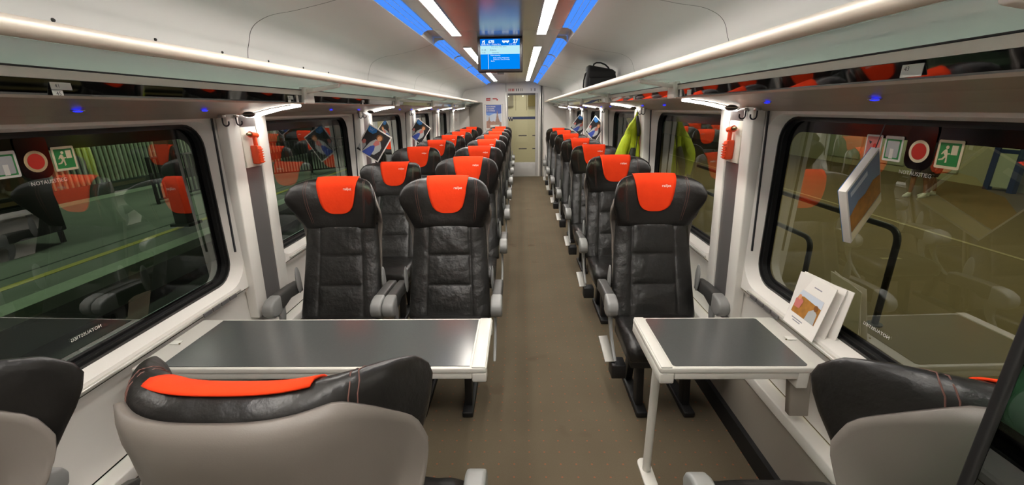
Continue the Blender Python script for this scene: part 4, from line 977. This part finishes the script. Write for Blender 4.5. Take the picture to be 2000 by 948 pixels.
pipe('black bent pipe railing on the hall floor, lower bar', [(3.7, 8.5, .02), (3.7, 5.15, .02), (3.7, 5.15, PZ)])
pipe('black bent pipe railing on the hall floor, taller bar', [(3.85, 9.2, .42), (3.85, 4.15, .42), (3.85, 4.15, PZ)])
for y in (3, 9, 15):
    t = thing('hall_lamp', 'tube lamp hanging in the station hall, %s' % {3: 'before the floor markings', 9: 'over the pipe railing', 15: 'before the panelled wall'}[y], 'lamp', (7.0, y, 4.218), group='hall tube lamps'); B(-.07, .07, -.7, .7, -.03, .03).obj('tube', 'lamp_hall', t, bevel=.01); B(-.12, .12, -.75, .75, .03, .08).obj('housing', 'far_dark', t)

# ------------------------------------------------------------------ two people standing in the hall
def person(label, loc, rz, hgt, shorts, step, armpose):
    t = thing('person', label, 'person', loc, rz); k = hgt / 1.75
    V = []; E = []; RAD = []
    def add(p, r_, par=None):
        V.append(Vector(p) * k); RAD.append((r_ if isinstance(r_, tuple) else (r_, r_))); 
        if par is not None: E.append((par, len(V) - 1))
        return len(V) - 1
    pel = add((0, 0, .93), (.15, .11)); wa = add((0, .0, 1.08), (.135, .095), pel); ch = add((0, .01, 1.30), (.165, .11), wa); nk = add((0, .0, 1.46), (.07, .06), ch); hd0 = add((0, -.01, 1.54), (.06, .065), nk); hd1 = add((0, -.02, 1.63), (.078, .095), hd0); add((0, -.015, 1.72), (.05, .06), hd1)
    for s_ in (-1, 1):
        fy = step * s_
        hip = add((s_ * .09, 0, .88), .088, pel); kn = add((s_ * .10, -.02 + fy * .5, .49), .058, hip); cf = add((s_ * .10, .02 + fy * .8, .33), .055, kn); an = add((s_ * .105, .04 + fy, .09), .036, cf); hl = add((s_ * .105, .03 + fy, .04), .035, an); add((s_ * .115, -.14 + fy, .03), .03, hl)
        sh = add((s_ * .19, .01, 1.41), .058, ch); el = add((s_ * .25, .03, 1.13), .042, sh); hx, hy, hz = armpose[0 if s_ < 0 else 1]; wr = add((hx * s_, hy, hz), .028, el); pm = add((hx * s_, hy - .02, hz - .07), (.022, .03), wr)
        for fo, fl, fz in ((-.030, .055, 0), (-.010, .066, 0), (.010, .070, 0), (.029, .060, 0)):
            f1 = add((hx * s_ - .004 * s_, hy - .022 + fo, hz - .115), .0095, pm); f2 = add((hx * s_ - .014 * s_, hy - .026 + fo, hz - .115 - fl * .55), .009, f1); add((hx * s_ - .030 * s_, hy - .026 + fo, hz - .115 - fl), .008, f2)
        th = add((hx * s_ - .016 * s_, hy - .058, hz - .055), .011, wr); add((hx * s_ - .024 * s_, hy - .074, hz - .095), .009, th)
    me = bpy.data.meshes.new('body'); me.from_pydata([tuple(v_) for v_ in V], E, []); o_ = bpy.data.objects.new('body', me); COL.objects.link(o_); o_.parent = t
    sk = o_.modifiers.new('skin', 'SKIN'); sk.use_smooth_shade = True
    for i, sv in enumerate(me.skin_vertices[0].data): sv.radius = (RAD[i][0] * k, RAD[i][1] * k); sv.use_root = (i == 0)
    o_.modifiers.new('smooth', 'SUBSURF').levels = 2; o_.modifiers['smooth'].render_levels = 2
    me.materials.append(M['skin'])
    def shell(nm, m_, prof_):
        MB().loft([[(cx_ * k + rx * k * math.cos(2 * PI * j / 20), cy_ * k + ry * k * math.sin(2 * PI * j / 20), z * k) for j in range(20)] for z, cx_, cy_, rx, ry in prof_]).obj(nm, m_, t, smooth=True)
    shell('shirt', 'shirt_dark', [(.90, 0, 0, .175, .13), (1.05, 0, 0, .168, .125), (1.25, 0, .01, .19, .135), (1.36, 0, .01, .20, .13), (1.44, 0, 0, .14, .10), (1.48, 0, 0, .08, .075)])
    shell('shorts', shorts, [(.74, 0, 0, .185, .13), (.84, 0, 0, .19, .14), (.95, 0, 0, .17, .13)])
    for s_ in (-1, 1):
        fy = step * s_
        shell('short_leg', shorts, [(.52, s_ * .10, -.02 + fy * .45, .085, .095), (.66, s_ * .10, -.01 + fy * .25, .098, .11), (.86, s_ * .09, 0, .11, .12)])
        shell('sleeve', 'shirt_dark', [(1.18, s_ * .24, .025, .062, .066), (1.32, s_ * .215, .015, .072, .078), (1.44, s_ * .16, .01, .06, .07)])
        sh = MB().loft([[( (s_ * .11 + rx * math.cos(2 * PI * j / 16)) * k, (oy + fy + ry * math.sin(2 * PI * j / 16)) * k, z * k) for j in range(16)] for z, rx, ry, oy in ((0, .05, .14, -.05), (.03, .052, .145, -.05), (.06, .048, .12, -.03), (.09, .042, .06, .02), (.11, .04, .05, .03))]).obj('shoe', 'shoe_white', t, smooth=True)
    MB().ball((0, .012 * k, 1.66 * k), .092 * k, .108 * k, .10 * k, 16, 10).obj('hair', 'hair_dark', t, smooth=True)
    face = MB().ball((0, -.045 * k, 1.61 * k), .07 * k, .075 * k, .10 * k, 14, 10).obj('face', 'skin', t, smooth=True)
    for s_ in (-1, 1): MB().ball((s_ * .084 * k, .0, 1.615 * k), .012 * k, .02 * k, .03 * k, 8, 6).obj('ear', 'skin', t, smooth=True)
    for s_ in (-1, 1): MB().ball((s_ * .028 * k, -.112 * k, 1.625 * k), .011 * k, .008 * k, .007 * k, 8, 6).obj('eye', 'ink', face)
    MB().ball((0, -.122 * k, 1.595 * k), .012 * k, .016 * k, .022 * k, 8, 6).obj('nose', 'skin', face); MB().ball((0, -.11 * k, 1.553 * k), .022 * k, .008 * k, .006 * k, 8, 6).obj('mouth', 'print_pink', face)
    return t
person('person in dark top and dark shorts with white sneakers, standing in the hall', (10.15, 10.8, PZ), math.radians(-70), 1.76, 'shorts_dark', .10, ((.27, -.12, .92), (.27, .05, .88)))
person('person in dark top and brown shorts with white sneakers, walking in the hall', (10.62, 10.95, PZ), math.radians(-100), 1.70, 'shorts_brown', -.14, ((.27, .05, .88), (.25, -.16, .96)))
